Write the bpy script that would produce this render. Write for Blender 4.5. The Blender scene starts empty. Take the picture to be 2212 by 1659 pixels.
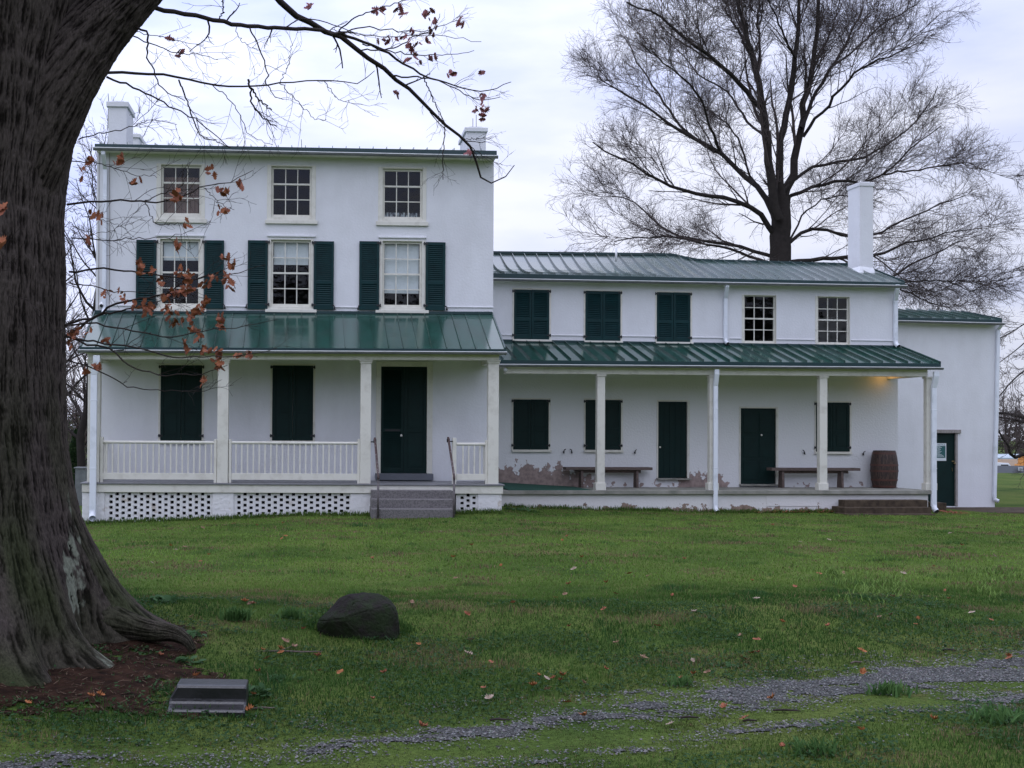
import bpy, bmesh, math, random
import numpy as np
from mathutils import Vector, Matrix
random.seed(7); rng = np.random.default_rng(7)
S = bpy.context.scene
COL = S.collection
R = math.radians
# ------------------------------------------------------------------ camera
EYE = Vector((0, 0, 1.65)); F = 2500.0; PX, PY = 800.0, 892.0
YAW, PITCH, ROLL = -0.040, 0.015, 0.0065
CR = (Matrix.Rotation(YAW, 3, 'Z') @ Matrix.Rotation(math.pi/2+PITCH, 3, 'X') @ Matrix.Rotation(ROLL, 3, 'Z'))
cam = bpy.data.cameras.new('camera'); camo = bpy.data.objects.new('camera', cam); COL.objects.link(camo)
cam.sensor_width = 36; cam.sensor_fit = 'HORIZONTAL'; cam.lens = 36*F/2212
cam.shift_x = (1106-PX)/2212; cam.shift_y = (PY-829.5)/2212
cam.clip_start = 0.05; cam.clip_end = 3000
camo.matrix_world = Matrix.Translation(EYE) @ CR.to_4x4()
S.camera = camo
S.render.resolution_x = 1024; S.render.resolution_y = 768
S.render.engine = 'CYCLES'
# ------------------------------------------------------------------ light
w = bpy.data.worlds.new('World'); S.world = w; w.use_nodes = True
nt = w.node_tree; N = nt.nodes; L = nt.links; N.clear()
def nn(t, **k):
    n = N.new(t)
    for a, b in k.items(): setattr(n, a, b)
    return n
SUN_EL, SUN_AZ = R(66), R(205)
sky = nn('ShaderNodeTexSky', sky_type='NISHITA', sun_disc=False, sun_elevation=SUN_EL, sun_rotation=SUN_AZ)
tc = nn('ShaderNodeTexCoord'); sep = nn('ShaderNodeSeparateXYZ'); L.new(tc.outputs['Generated'], sep.inputs[0])
mp = nn('ShaderNodeMapping'); mp.inputs['Scale'].default_value = (1.1, 1.1, 4.2); mp.inputs['Location'].default_value = (0.35, 0.1, 0.62)
L.new(tc.outputs['Generated'], mp.inputs[0])
nz = nn('ShaderNodeTexNoise'); nz.inputs['Scale'].default_value = 2.1; nz.inputs['Detail'].default_value = 7; nz.inputs['Roughness'].default_value = .52
L.new(mp.outputs[0], nz.inputs['Vector'])
cr = nn('ShaderNodeValToRGB'); L.new(nz.outputs['Fac'], cr.inputs[0])
cr.color_ramp.elements[0].position = .36; cr.color_ramp.elements[0].color = (6.3, 7.25, 11.4, 1)
cr.color_ramp.elements[1].position = .60; cr.color_ramp.elements[1].color = (10.6, 10.9, 12.8, 1)
# brighter towards the left of the view (thin cloud before the sun) and towards the zenith
lx = nn('ShaderNodeMapRange'); L.new(sep.outputs['X'], lx.inputs['Value'])
lx.inputs['From Min'].default_value = -.35; lx.inputs['From Max'].default_value = .45; lx.inputs['To Min'].default_value = 1.26; lx.inputs['To Max'].default_value = .93
lz = nn('ShaderNodeMapRange'); L.new(sep.outputs['Z'], lz.inputs['Value'])
lz.inputs['From Min'].default_value = 0.0; lz.inputs['From Max'].default_value = 1; lz.inputs['To Min'].default_value = .88; lz.inputs['To Max'].default_value = 2.1
mm = nn('ShaderNodeMath', operation='MULTIPLY'); L.new(lx.outputs[0], mm.inputs[0]); L.new(lz.outputs[0], mm.inputs[1])
vm = nn('ShaderNodeVectorMath', operation='SCALE'); L.new(cr.outputs['Color'], vm.inputs[0]); L.new(mm.outputs[0], vm.inputs['Scale'])
mx = nn('ShaderNodeMix', data_type='RGBA'); mx.inputs[0].default_value = .9
L.new(sky.outputs[0], mx.inputs[6]); L.new(vm.outputs[0], mx.inputs[7])
bg = nn('ShaderNodeBackground'); bg.inputs['Strength'].default_value = .10; L.new(mx.outputs[2], bg.inputs[0])
wo = nn('ShaderNodeOutputWorld'); L.new(bg.outputs[0], wo.inputs[0])
sl = bpy.data.lights.new('sun', 'SUN'); sl.energy = .38; sl.angle = R(25); sl.color = (1, .97, .95)
so = bpy.data.objects.new('sun', sl); COL.objects.link(so)
# light arrives from behind the camera, a little from the left
so.rotation_euler = (math.pi/2-SUN_EL, 0, -R(25)); so.location = (-5, -8, 20)
S.view_settings.view_transform = 'Standard'; S.view_settings.look = 'None'
S.view_settings.exposure = -0.24; S.view_settings.gamma = 1

# ------------------------------------------------------------------ geometry helpers
def ray(px, py):
    return CR @ Vector(((px-PX)/F, -(py-PY)/F, -1.0))
class Frame:
    def __init__(s, o, ang):
        s.o = Vector(o); s.ang = ang; s.m = Matrix.Rotation(ang, 3, 'Z'); s.mi = s.m.transposed()
    def at(s, px, py, d):           # pixel -> (u, z) on the plane depth = d of this frame
        r = s.mi @ ray(px, py); e = s.mi @ (EYE - s.o)
        t = (d - e.y)/r.y
        return (e.x + r.x*t, e.z + r.z*t)
    def p(s, px, py, d):
        u, z = s.at(px, py, d); return Vector((u, d, z))
    def w(s, u, d, z): return s.o + s.m @ Vector((u, d, z))
WORLD = Frame((0, 0, 0), 0)
MAIN = Frame((0, 23.26, 0), 0)
q = EYE + ray(1088, 1000)*(26.3/ray(1088, 1000).y)
WING = Frame((q.x, q.y, 0), R(5.0))
def wp(px, py, Y):                  # pixel -> world point at depth Y
    u, z = WORLD.at(px, py, Y); return Vector((u, Y, z))
def interp(x, xs, ys): return float(np.interp(x, xs, ys))
BASE = {}
def prop(o, label=None, cat=None, group=None, kind=None):
    if label: o['label'] = label
    if cat: o['category'] = cat
    if group: o['group'] = group
    if kind: o['kind'] = kind
    return o
def thing(name, label, cat, fr=WORLD, base=(0, 0, 0), group=None):
    o = bpy.data.objects.new(name, None); COL.objects.link(o); o.empty_display_size = .2
    o.location = fr.w(*base); o.rotation_euler = (0, 0, fr.ang); BASE[o.name] = Vector(base)
    return prop(o, label, cat, group)
class MB:
    def __init__(s): s.v = []; s.f = []; s.pc = []
    def add(s, vs, fs):
        n = len(s.v); s.pc.append((n, len(vs), len(s.f), len(fs))); s.v += [tuple(v) for v in vs]; s.f += [tuple(i+n for i in f) for f in fs]; return s
    def hexa(s, v): return s.add(v, [(0, 3, 2, 1), (4, 5, 6, 7), (0, 1, 5, 4), (1, 2, 6, 5), (2, 3, 7, 6), (3, 0, 4, 7)])
    def box(s, x0, x1, y0, y1, z0, z1):
        return s.hexa([(x0, y0, z0), (x1, y0, z0), (x1, y1, z0), (x0, y1, z0), (x0, y0, z1), (x1, y0, z1), (x1, y1, z1), (x0, y1, z1)])
    def bar(s, u0, u1, d0, d1, a, b):     # box along u whose z range is a=(z0,z1) at u0 and b at u1
        return s.hexa([(u0, d0, a[0]), (u1, d0, b[0]), (u1, d1, b[0]), (u0, d1, a[0]), (u0, d0, a[1]), (u1, d0, b[1]), (u1, d1, b[1]), (u0, d1, a[1])])
    def quad(s, a, b, c, d): return s.add([a, b, c, d], [(0, 1, 2, 3)])
    def tube(s, pts, rad, n=8, cap=True):
        pts = [Vector(p) for p in pts]
        if not hasattr(rad, '__len__'): rad = [rad]*len(pts)
        vs = []; fs = []; ref = Vector((0, 0, 1)); K = len(pts); prev = None
        for i, p in enumerate(pts):
            t = (pts[min(i+1, K-1)] - pts[max(i-1, 0)]).normalized()
            if prev is None:
                a = t.cross(ref if abs(t.z) < .9 else Vector((1, 0, 0))).normalized()
            else: a = (prev - t*prev.dot(t)).normalized()
            prev = a; b = t.cross(a)
            for k in range(n):
                th = 2*math.pi*k/n; vs.append(p + (a*math.cos(th) + b*math.sin(th))*rad[i])
        for i in range(K-1):
            for k in range(n):
                k2 = (k+1) % n; fs.append((i*n+k, i*n+k2, (i+1)*n+k2, (i+1)*n+k))
        if cap: fs.append(tuple(range(n-1, -1, -1))); fs.append(tuple((K-1)*n+k for k in range(n)))
        return s.add(vs, fs)
    def lathe(s, c, prof, n=24):
        vs = []; fs = []; K = len(prof)
        for r, z in prof:
            for k in range(n): vs.append((c[0]+r*math.cos(2*math.pi*k/n), c[1]+r*math.sin(2*math.pi*k/n), c[2]+z))
        for i in range(K-1):
            for k in range(n): k2 = (k+1) % n; fs.append((i*n+k, i*n+k2, (i+1)*n+k2, (i+1)*n+k))
        return s.add(vs, fs)
    def pieces(s, name, mat, parent=None, bevel=0, smooth=False):
        out = []
        for a, b, c, d in s.pc:
            m = MB(); m.v = s.v[a:a+b]; m.f = [tuple(i-a for i in f) for f in s.f[c:c+d]]; out.append(m.build(name, mat, parent, bevel=bevel, smooth=smooth))
        return out
    def build(s, name, mat, parent=None, smooth=False, bevel=0, label=None, fr=None):
        off = BASE.get(parent.name, Vector((0, 0, 0))) if parent else Vector((0, 0, 0))
        me = bpy.data.meshes.new(name)
        me.from_pydata([(v[0]-off.x, v[1]-off.y, v[2]-off.z) for v in s.v], [], s.f); me.update()
        if mat: me.materials.append(mat)
        if smooth: me.polygons.foreach_set('use_smooth', [True]*len(me.polygons))
        o = bpy.data.objects.new(name, me); COL.objects.link(o)
        if parent: o.parent = parent; BASE[o.name] = off
        elif fr is not None: o.location = fr.o; o.rotation_euler = (0, 0, fr.ang)
        if bevel:
            m = o.modifiers.new('bevel', 'BEVEL'); m.width = bevel; m.segments = 2; m.limit_method = 'ANGLE'; m.angle_limit = R(40)
        if label: o['label'] = label
        return o
def npmesh(name, V, Fc, mat, parent=None, smooth=False, col=None):
    """V (n,3) float array, Fc (m,k) int array"""
    me = bpy.data.meshes.new(name); n = len(V); m, k = Fc.shape
    if parent is not None: V = V - np.array(BASE.get(parent.name, Vector((0, 0, 0))))
    me.vertices.add(n); me.vertices.foreach_set('co', np.ascontiguousarray(V, dtype=np.float32).ravel())
    me.loops.add(m*k); me.loops.foreach_set('vertex_index', np.ascontiguousarray(Fc, dtype=np.int32).ravel())
    me.polygons.add(m); me.polygons.foreach_set('loop_start', np.arange(0, m*k, k, dtype=np.int32))
    me.polygons.foreach_set('loop_total', np.full(m, k, dtype=np.int32))
    if smooth: me.polygons.foreach_set('use_smooth', np.ones(m, dtype=bool))
    me.update(calc_edges=True)
    if col is not None:
        a = me.color_attributes.new('col', 'FLOAT_COLOR', 'POINT')
        a.data.foreach_set('color', np.ascontiguousarray(np.c_[col, np.ones(n)], dtype=np.float32).ravel())
    me.materials.append(mat)
    o = bpy.data.objects.new(name, me); COL.objects.link(o)
    if parent is not None: o.parent = parent
    return o
def hash2(i, j, k=0):
    h = (i.astype(np.int64)*374761393 + j.astype(np.int64)*668265263 + k*1442695041) & 0xffffffff
    h = ((h ^ (h >> 13))*1274126177) & 0xffffffff
    return ((h ^ (h >> 16)) & 0xffff)/65535.0
def vn(x, y, k=0):                 # value noise 0..1
    x = np.asarray(x, float); y = np.asarray(y, float)
    i = np.floor(x); j = np.floor(y); fx = x-i; fy = y-j; fx = fx*fx*(3-2*fx); fy = fy*fy*(3-2*fy)
    a = hash2(i, j, k); b = hash2(i+1, j, k); c = hash2(i, j+1, k); d = hash2(i+1, j+1, k)
    return a+(b-a)*fx+(c-a)*fy+(a-b-c+d)*fx*fy
def fbm(x, y, k=0, o=4):
    s = 0; a = .5
    for q_ in range(o): s = s+a*vn(np.asarray(x)*2**q_+q_*17.3, np.asarray(y)*2**q_-q_*9.1, k+q_); a *= .5
    return s/(1-.5**o)

# ------------------------------------------------------------------ materials
def mat(name, col, rough=.6, var=.0, vscale=3, bump=0, bscale=60, spec=.5, metal=0, ior=1.5, col2=None, m2=(.45, .6), stretch=None, bdist=.01, coat=0):
    m = bpy.data.materials.new(name); m.use_nodes = True; t = m.node_tree; b = t.nodes['Principled BSDF']
    b.inputs['Base Color'].default_value = (*col, 1); b.inputs['Roughness'].default_value = rough
    b.inputs['Metallic'].default_value = metal; b.inputs['IOR'].default_value = ior; b.inputs['Specular IOR Level'].default_value = spec
    b.inputs['Coat Weight'].default_value = coat
    tcn = t.nodes.new('ShaderNodeTexCoord'); vec = tcn.outputs['Object']
    if stretch:
        mpn = t.nodes.new('ShaderNodeMapping'); mpn.inputs['Scale'].default_value = stretch; t.links.new(vec, mpn.inputs[0]); vec = mpn.outputs[0]
    last = None
    if var or col2:
        n = t.nodes.new('ShaderNodeTexNoise'); n.inputs['Scale'].default_value = vscale; n.inputs['Detail'].default_value = 8; n.inputs['Roughness'].default_value = .6
        t.links.new(vec, n.inputs['Vector'])
        r = t.nodes.new('ShaderNodeValToRGB'); t.links.new(n.outputs['Fac'], r.inputs[0])
        c2 = col2 if col2 else tuple(c*(1-var) for c in col)
        r.color_ramp.elements[0].position = m2[0] if col2 else .3; r.color_ramp.elements[1].position = m2[1] if col2 else .7
        r.color_ramp.elements[0].color = (*c2, 1); r.color_ramp.elements[1].color = (*col, 1)
        t.links.new(r.outputs[0], b.inputs['Base Color']); last = r
    if bump:
        n = t.nodes.new('ShaderNodeTexNoise'); n.inputs['Scale'].default_value = bscale; n.inputs['Detail'].default_value = 5
        t.links.new(vec, n.inputs['Vector'])
        bn = t.nodes.new('ShaderNodeBump'); bn.inputs['Strength'].default_value = bump; bn.inputs['Distance'].default_value = bdist
        t.links.new(n.outputs['Fac'], bn.inputs['Height']); t.links.new(bn.outputs[0], b.inputs['Normal'])
    return m
M = {}
M['stucco'] = mat('stucco', (.745, .75, .768), .85, col2=(.69, .69, .705), vscale=1.1, m2=(.32, .62), bump=.28, bscale=22, bdist=.02, spec=.2)
def streaks(m, amt, scale=(3.5, 3.5, .35)):
    t = m.node_tree; b = t.nodes['Principled BSDF']; src = b.inputs['Base Color'].links[0].from_socket
    tcn = t.nodes.new('ShaderNodeTexCoord'); mpn = t.nodes.new('ShaderNodeMapping'); mpn.inputs['Scale'].default_value = scale; t.links.new(tcn.outputs['Object'], mpn.inputs[0])
    n = t.nodes.new('ShaderNodeTexNoise'); n.inputs['Scale'].default_value = 1.6; n.inputs['Detail'].default_value = 7; n.inputs['Roughness'].default_value = .65; t.links.new(mpn.outputs[0], n.inputs['Vector'])
    r = t.nodes.new('ShaderNodeValToRGB'); t.links.new(n.outputs['Fac'], r.inputs[0]); r.color_ramp.elements[0].position = .33; r.color_ramp.elements[0].color = (1-amt, 1-amt*.95, 1-amt*1.1, 1); r.color_ramp.elements[1].position = .55; r.color_ramp.elements[1].color = (1, 1, 1, 1)
    x = t.nodes.new('ShaderNodeMix'); x.data_type = 'RGBA'; x.blend_type = 'MULTIPLY'; x.inputs[0].default_value = 1; t.links.new(src, x.inputs[6]); t.links.new(r.outputs[0], x.inputs[7]); t.links.new(x.outputs[2], b.inputs['Base Color'])
streaks(M['stucco'], .05, (1.3, 1.3, .45))
M['cream'] = mat('cream_paint', (.70, .68, .60), .5, col2=(.58, .555, .48), vscale=5, m2=(.3, .5), bump=.1, bscale=40)
M['white'] = mat('white_paint', (.78, .79, .80), .5, col2=(.66, .67, .68), vscale=6, m2=(.3, .5))
M['roofgreen'] = mat('green_metal_roof', (.022, .075, .057), .15, col2=(.034, .068, .058), vscale=1.3, m2=(.3, .6), bump=.05, bscale=2.2, ior=1.85, spec=.62)
streaks(M['roofgreen'], .28, (5, .8, .8))
M['upperroof'] = mat('skylit_green_roof', (.045, .085, .072), .2, col2=(.075, .10, .09), vscale=1.1, m2=(.35, .6), bump=.06, bscale=2.2, ior=2.8, spec=.6)  # green roof with its base colour lightened to stand for sky reflection
M['edge'] = mat('dark_green_fascia', (.010, .040, .042), .35, var=.2, vscale=3)
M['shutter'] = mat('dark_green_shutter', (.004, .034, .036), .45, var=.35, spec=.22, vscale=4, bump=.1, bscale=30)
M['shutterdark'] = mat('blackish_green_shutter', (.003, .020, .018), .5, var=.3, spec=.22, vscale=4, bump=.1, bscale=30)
M['iron'] = mat('black_iron', (.01, .01, .012), .5)
M['deck'] = mat('grey_deck_paint', (.22, .22, .23), .5, var=.3, vscale=5, stretch=(1, 12, 1))
M['greystep'] = mat('grey_step_paint', (.12, .13, .15), .5, var=.2)
M['concrete'] = mat('weathered_concrete', (.30, .29, .25), .85, col2=(.17, .17, .14), vscale=3, m2=(.35, .65), bump=.3, bscale=50)
M['brownstep'] = mat('brown_concrete', (.095, .072, .050), .9, spec=.1, col2=(.045, .034, .025), vscale=7, m2=(.35, .65), bump=.4, bscale=50)
M['granite'] = mat('granite', (.19, .175, .17), .8, col2=(.10, .093, .093), vscale=40, m2=(.40, .62), bump=.2, bscale=80)
M['black'] = mat('dark_void', (.012, .012, .013), .9)
M['inside'] = mat('dark_interior', (.020, .018, .020), .9)
M['shade'] = mat('roller_shade', (.72, .75, .76), .8, var=.1, vscale=2)
M['curtain'] = mat('brown_curtain', (.30, .20, .16), .9, var=.5, vscale=1.6)
M['plastic'] = mat('clear_plastic_sheet', (.45, .5, .52), .2, col2=(.03, .03, .04), vscale=14, m2=(.45, .56), stretch=(1.6, 1, .5))
M['woodbench'] = mat('weathered_red_wood', (.17, .130, .115), .8, spec=.15, col2=(.105, .080, .070), vscale=9, stretch=(1, 8, 8), bump=.2, bscale=30)
M['barrel'] = mat('barrel_stave', (.085, .050, .036), .65, col2=(.035, .022, .018), vscale=12, stretch=(3, 3, .5), bump=.3, bscale=30)
M['band'] = mat('rusty_band', (.105, .040, .028), .6, var=.4, vscale=12)
M['mat'] = mat('green_mat', (.012, .075, .05), .9, var=.2, vscale=20, bump=.3, bscale=200)
M['rust'] = mat('peeling_rail_paint', (.28, .25, .25), .6, col2=(.055, .028, .025), vscale=22, m2=(.56, .62), stretch=(1, 1, 1))
M['darkpost'] = mat('dark_steel_post', (.05, .045, .045), .5, col2=(.12, .10, .10), vscale=20, m2=(.4, .6))
M['knob'] = mat('pale_knob', (.75, .73, .66), .25)
M['brass'] = mat('worn_brass', (.35, .26, .14), .35, metal=.8)
M['pipe'] = mat('white_downspout', (.76, .79, .84), .35, col2=(.62, .65, .69), vscale=4, m2=(.3, .5))
M['greywood'] = mat('grey_wood_frame', (.34, .31, .29), .8, col2=(.18, .16, .15), vscale=8, stretch=(8, 8, 1), m2=(.35, .6))
M['gutterdark'] = mat('weathered_gutter', (.17, .18, .18), .5, col2=(.10, .11, .11), vscale=5, m2=(.3, .6))
# glass: clear pane that shows the dark room and mirrors the sky
def glassmat():
    m = bpy.data.materials.new('window_glass'); m.use_nodes = True; t = m.node_tree; t.nodes.clear()
    g = t.nodes.new('ShaderNodeBsdfGlossy'); g.inputs['Roughness'].default_value = .03
    n = t.nodes.new('ShaderNodeTexNoise'); n.inputs['Scale'].default_value = 3.5; bn = t.nodes.new('ShaderNodeBump'); bn.inputs['Strength'].default_value = .12; bn.inputs['Distance'].default_value = .05
    tcn = t.nodes.new('ShaderNodeTexCoord'); t.links.new(tcn.outputs['Object'], n.inputs['Vector']); t.links.new(n.outputs['Fac'], bn.inputs['Height']); t.links.new(bn.outputs[0], g.inputs['Normal'])
    tr = t.nodes.new('ShaderNodeBsdfTransparent'); tr.inputs[0].default_value = (.9, .93, .93, 1)
    mxx = t.nodes.new('ShaderNodeMixShader'); mxx.inputs[0].default_value = .035
    t.links.new(tr.outputs[0], mxx.inputs[1]); t.links.new(g.outputs[0], mxx.inputs[2])
    o = t.nodes.new('ShaderNodeOutputMaterial'); t.links.new(mxx.outputs[0], o.inputs[0]); return m
M['glass'] = glassmat()
def peel(name, base, under, zlo, zhi, thr, scale=4.5, ucfg=None, amp=.35):
    """paint that has come off low down: mask = noise pushed up near the ground"""
    m = mat(name, base, .85, bump=.5, bscale=22, bdist=.02, spec=.2); t = m.node_tree; b = t.nodes['Principled BSDF']
    tcn = t.nodes.new('ShaderNodeTexCoord'); sp = t.nodes.new('ShaderNodeSeparateXYZ'); t.links.new(tcn.outputs['Object'], sp.inputs[0])
    n = t.nodes.new('ShaderNodeTexNoise'); n.inputs['Scale'].default_value = scale; n.inputs['Detail'].default_value = 7; n.inputs['Roughness'].default_value = .6
    t.links.new(tcn.outputs['Object'], n.inputs['Vector'])
    mr = t.nodes.new('ShaderNodeMapRange'); mr.inputs['From Min'].default_value = zlo; mr.inputs['From Max'].default_value = zhi; mr.inputs['To Min'].default_value = amp; mr.inputs['To Max'].default_value = -.25
    t.links.new(sp.outputs['Z'], mr.inputs['Value'])
    ad = t.nodes.new('ShaderNodeMath'); ad.operation = 'ADD'; t.links.new(n.outputs['Fac'], ad.inputs[0]); t.links.new(mr.outputs[0], ad.inputs[1])
    last = ad.outputs[0]
    if ucfg:
        rp = t.nodes.new('ShaderNodeValToRGB'); mu = t.nodes.new('ShaderNodeMapRange'); UB = WING.at(1540, 1100, 0)[0]; mu.inputs['From Min'].default_value = -UB; mu.inputs['From Max'].default_value = 10-UB
        t.links.new(sp.outputs['X'], mu.inputs['Value']); t.links.new(mu.outputs[0], rp.inputs[0])
        e = rp.color_ramp.elements
        while len(e) > 1: e.remove(e[-1])
        for i, (u, v) in enumerate(ucfg):
            x = e[0] if i == 0 else e.new(u/10)
            x.position = u/10; x.color = (v, v, v, 1)
        a2 = t.nodes.new('ShaderNodeMath'); a2.operation = 'ADD'; t.links.new(last, a2.inputs[0]); t.links.new(rp.outputs[0], a2.inputs[1])
        a3 = t.nodes.new('ShaderNodeMath'); a3.operation = 'SUBTRACT'; a3.inputs[1].default_value = .5; t.links.new(a2.outputs[0], a3.inputs[0]); last = a3.outputs[0]
    r = t.nodes.new('ShaderNodeValToRGB'); t.links.new(last, r.inputs[0])
    r.color_ramp.elements[0].position = thr-.012; r.color_ramp.elements[0].color = (0, 0, 0, 1)
    r.color_ramp.elements[1].position = thr+.012; r.color_ramp.elements[1].color = (1, 1, 1, 1)
    n2 = t.nodes.new('ShaderNodeTexNoise'); n2.inputs['Scale'].default_value = 9; t.links.new(tcn.outputs['Object'], n2.inputs['Vector'])
    rc = t.nodes.new('ShaderNodeValToRGB'); t.links.new(n2.outputs['Fac'], rc.inputs[0])
    rc.color_ramp.elements[0].position = .35; rc.color_ramp.elements[1].position = .65
    rc.color_ramp.elements[0].color = (*[c*.65 for c in under], 1); rc.color_ramp.elements[1].color = (*under, 1)
    mxn = t.nodes.new('ShaderNodeMix'); mxn.data_type = 'RGBA'
    t.links.new(r.outputs[0], mxn.inputs[0]); mxn.inputs[6].default_value = (*base, 1); t.links.new(rc.outputs[0], mxn.inputs[7])
    t.links.new(mxn.outputs[2], b.inputs['Base Color']); return m
M['peelwall'] = peel('peeling_plaster', (.74, .74, .74), (.37, .285, .255), .62, 1.45, .645, ucfg=[(0, .46), (.3, .55), (1.8, .56), (2.5, .38), (3.0, .20), (4.6, .22), (4.9, .46), (5.8, .46), (6.1, .20), (8.5, .20)])
M['found'] = peel('peeling_foundation_paint', (.70, .68, .66), (.30, .22, .17), -.10, .55, .70, scale=4, amp=.36)
M['pier'] = mat('whitewashed_pier', (.72, .71, .70), .85, col2=(.48, .42, .36), vscale=4, m2=(.30, .42), bump=.6, bscale=14, bdist=.03)

# ------------------------------------------------------------------ building helpers
def rect(fr, x0, x1, y0, y1, d):    # pixel rectangle -> u0,u1,z0,z1 on plane d
    ym = (y0+y1)/2; xm = (x0+x1)/2
    return fr.at(x0, ym, d)[0], fr.at(x1, ym, d)[0], fr.at(xm, y1, d)[1], fr.at(xm, y0, d)[1]
def wall_sheet(mb, u0, u1, z0, z1, d, holes, depth=.16):
    us = sorted({u0, u1, *[h[0] for h in holes], *[h[1] for h in holes]}); zs = sorted({z0, z1, *[h[2] for h in holes], *[h[3] for h in holes]})
    for i in range(len(us)-1):
        for j in range(len(zs)-1):
            cu = (us[i]+us[i+1])/2; cz = (zs[j]+zs[j+1])/2
            if any(h[0] < cu < h[1] and h[2] < cz < h[3] for h in holes): continue
            mb.quad((us[i], d, zs[j]), (us[i+1], d, zs[j]), (us[i+1], d, zs[j+1]), (us[i], d, zs[j+1]))
    for a, b, c, e in holes:
        D = d+depth
        mb.quad((a, d, c), (a, D, c), (a, D, e), (a, d, e)); mb.quad((b, d, e), (b, D, e), (b, D, c), (b, d, c))
        mb.quad((a, d, e), (a, D, e), (b, D, e), (b, d, e)); mb.quad((a, d, c), (b, d, c), (b, D, c), (a, D, c))
def ring(mb, o, i, d0, d1):         # rectangular frame between outer o and inner i (u0,u1,z0,z1)
    mb.box(o[0], i[0], d0, d1, o[2], o[3]); mb.box(i[1], o[1], d0, d1, o[2], o[3])
    mb.box(i[0], i[1], d0, d1, i[3], o[3]); mb.box(i[0], i[1], d0, d1, o[2], i[2])
def window(fr, b, d, outer, glass, rows, meet, shade=0, shademat='shade', sillpx=None, curtain=None):
    """casing > sash, pane, shade, sill. returns the hole in the wall"""
    o = rect(fr, *outer, d); g = rect(fr, *glass, d+.08)
    hole = (o[0]+.004, o[1]-.004, o[2]+.004, o[3]-.004)
    mid = tuple(g[k]+(-.045, .045, -.06, .045)[k] for k in range(4))
    mid = (max(mid[0], o[0]+.015), min(mid[1], o[1]-.015), max(mid[2], o[2]+.015), min(mid[3], o[3]-.015))
    mb = MB(); ring(mb, o, mid, d-.012, d+.14); c = mb.build('window', M['cream'], b, bevel=.004)
    sm = MB(); W_ = g[1]-g[0]; H_ = g[3]-g[2]
    si = (g[0], g[1], g[2], g[3]); so_ = (mid[0]+.002, mid[1]-.002, mid[2]+.002, mid[3]-.002)
    ring(sm, so_, si, d+.055, d+.095)
    for k in (1, 2):
        x = g[0]+W_*k/3; sm.box(x-.010, x+.010, d+.062, d+.088, g[2], g[3])
    for k in range(1, rows):
        z = g[3]-H_*k/rows; h = .019 if k == meet else .010
        sm.box(g[0], g[1], d+(.05 if k == meet else .064), d+.086, z-h, z+h)
    sm.build('sash', M['cream'], c)
    pm = MB(); pm.quad((g[0], d+.078, g[2]), (g[1], d+.078, g[2]), (g[1], d+.078, g[3]), (g[0], d+.078, g[3])); pm.build('pane', M['glass'], c)
    if shade:
        s_ = MB(); s_.box(g[0]+.01, g[1]-.01, d+.15, d+.156, g[3]-H_*shade, g[3]); s_.box(g[0]+.01, g[1]-.01, d+.146, d+.16, g[3]-H_*shade-.02, g[3]-H_*shade); s_.build('roller_shade', M[shademat], c)
    if curtain:
        s_ = MB(); n = 40; z0 = g[2]; z1 = g[2]+H_*curtain[1]
        for k in range(n):
            a = g[0]+W_*k/n; e = g[0]+W_*(k+1)/n; da = d+.2+.015*math.sin(k*1.3); de = d+.2+.015*math.sin((k+1)*1.3)
            s_.quad((a, da, z0), (e, de, z0), (e, de, z1), (a, da, z1))
        s_.build('curtain', M[curtain[0]], c)
    if sillpx:
        s = rect(fr, *sillpx, d); sb = MB(); sb.box(s[0], s[1], d-.05, d-.013, s[2], s[3]); sb.build('sill', M['cream'], c, bevel=.005)
    return hole
def leaf_shutter(mb, a, b_, z0, z1, d0, th=.036, louvre=True):
    H_ = z1-z0; st = .052 if louvre else .06
    split = z0+H_*.40
    panels = [(z0+.10, split-.035), (split+.035, z1-.07)]
    mb.box(a, a+st, d0, d0+th, z0, z1); mb.box(b_-st, b_, d0, d0+th, z0, z1)
    for c0, c1 in ((z0, panels[0][0]), (panels[0][1], panels[1][0]), (panels[1][1], z1)): mb.box(a+st, b_-st, d0, d0+th, c0, c1)
    for c0, c1 in panels:
        if louvre:
            n = max(4, int((c1-c0)/.042))
            for k in range(n):
                z = c0+(c1-c0)*(k+.5)/n; h = .021
                mb.hexa([(a+st, d0+.004, z-h), (b_-st, d0+.004, z-h), (b_-st, d0+.030, z+h-.004), (a+st, d0+.030, z+h-.004), (a+st, d0+.004, z-h+.006), (b_-st, d0+.004, z-h+.006), (b_-st, d0+.030, z+h+.002), (a+st, d0+.030, z+h+.002)])
            mb.box(a+st, b_-st, d0+th-.004, d0+th-.001, c0, c1)
        else:
            mb.box(a+st, b_-st, d0+.014, d0+th, c0, c1)
            mb.box(a+st+.035, b_-st-.035, d0+.006, d0+.0135, c0+.035, c1-.035)
def shutter(fr, b, d, px, m='shutter', louvre=True, side=0, gap=.05):
    u0, u1, z0, z1 = rect(fr, *px, d-gap)
    mb = MB(); leaf_shutter(mb, u0, u1, z0, z1, d-gap, louvre=louvre); s = mb.build('shutter', M[m], b, bevel=.002)
    if side:
        for z in (z0+.10, z1-.035):
            x = u1 if side > 0 else u0
            h = MB(); h.box(x-.05, x+.045, d-gap-.008, d-gap-.002, z-.02, z+.02); h.tube([(x+.03*side, d-gap+.005, z-.035), (x+.03*side, d-gap+.005, z+.035)], .012, 8); h.build('hinge', M['iron'], s)
    return (u0, u1, z0, z1)
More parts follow.
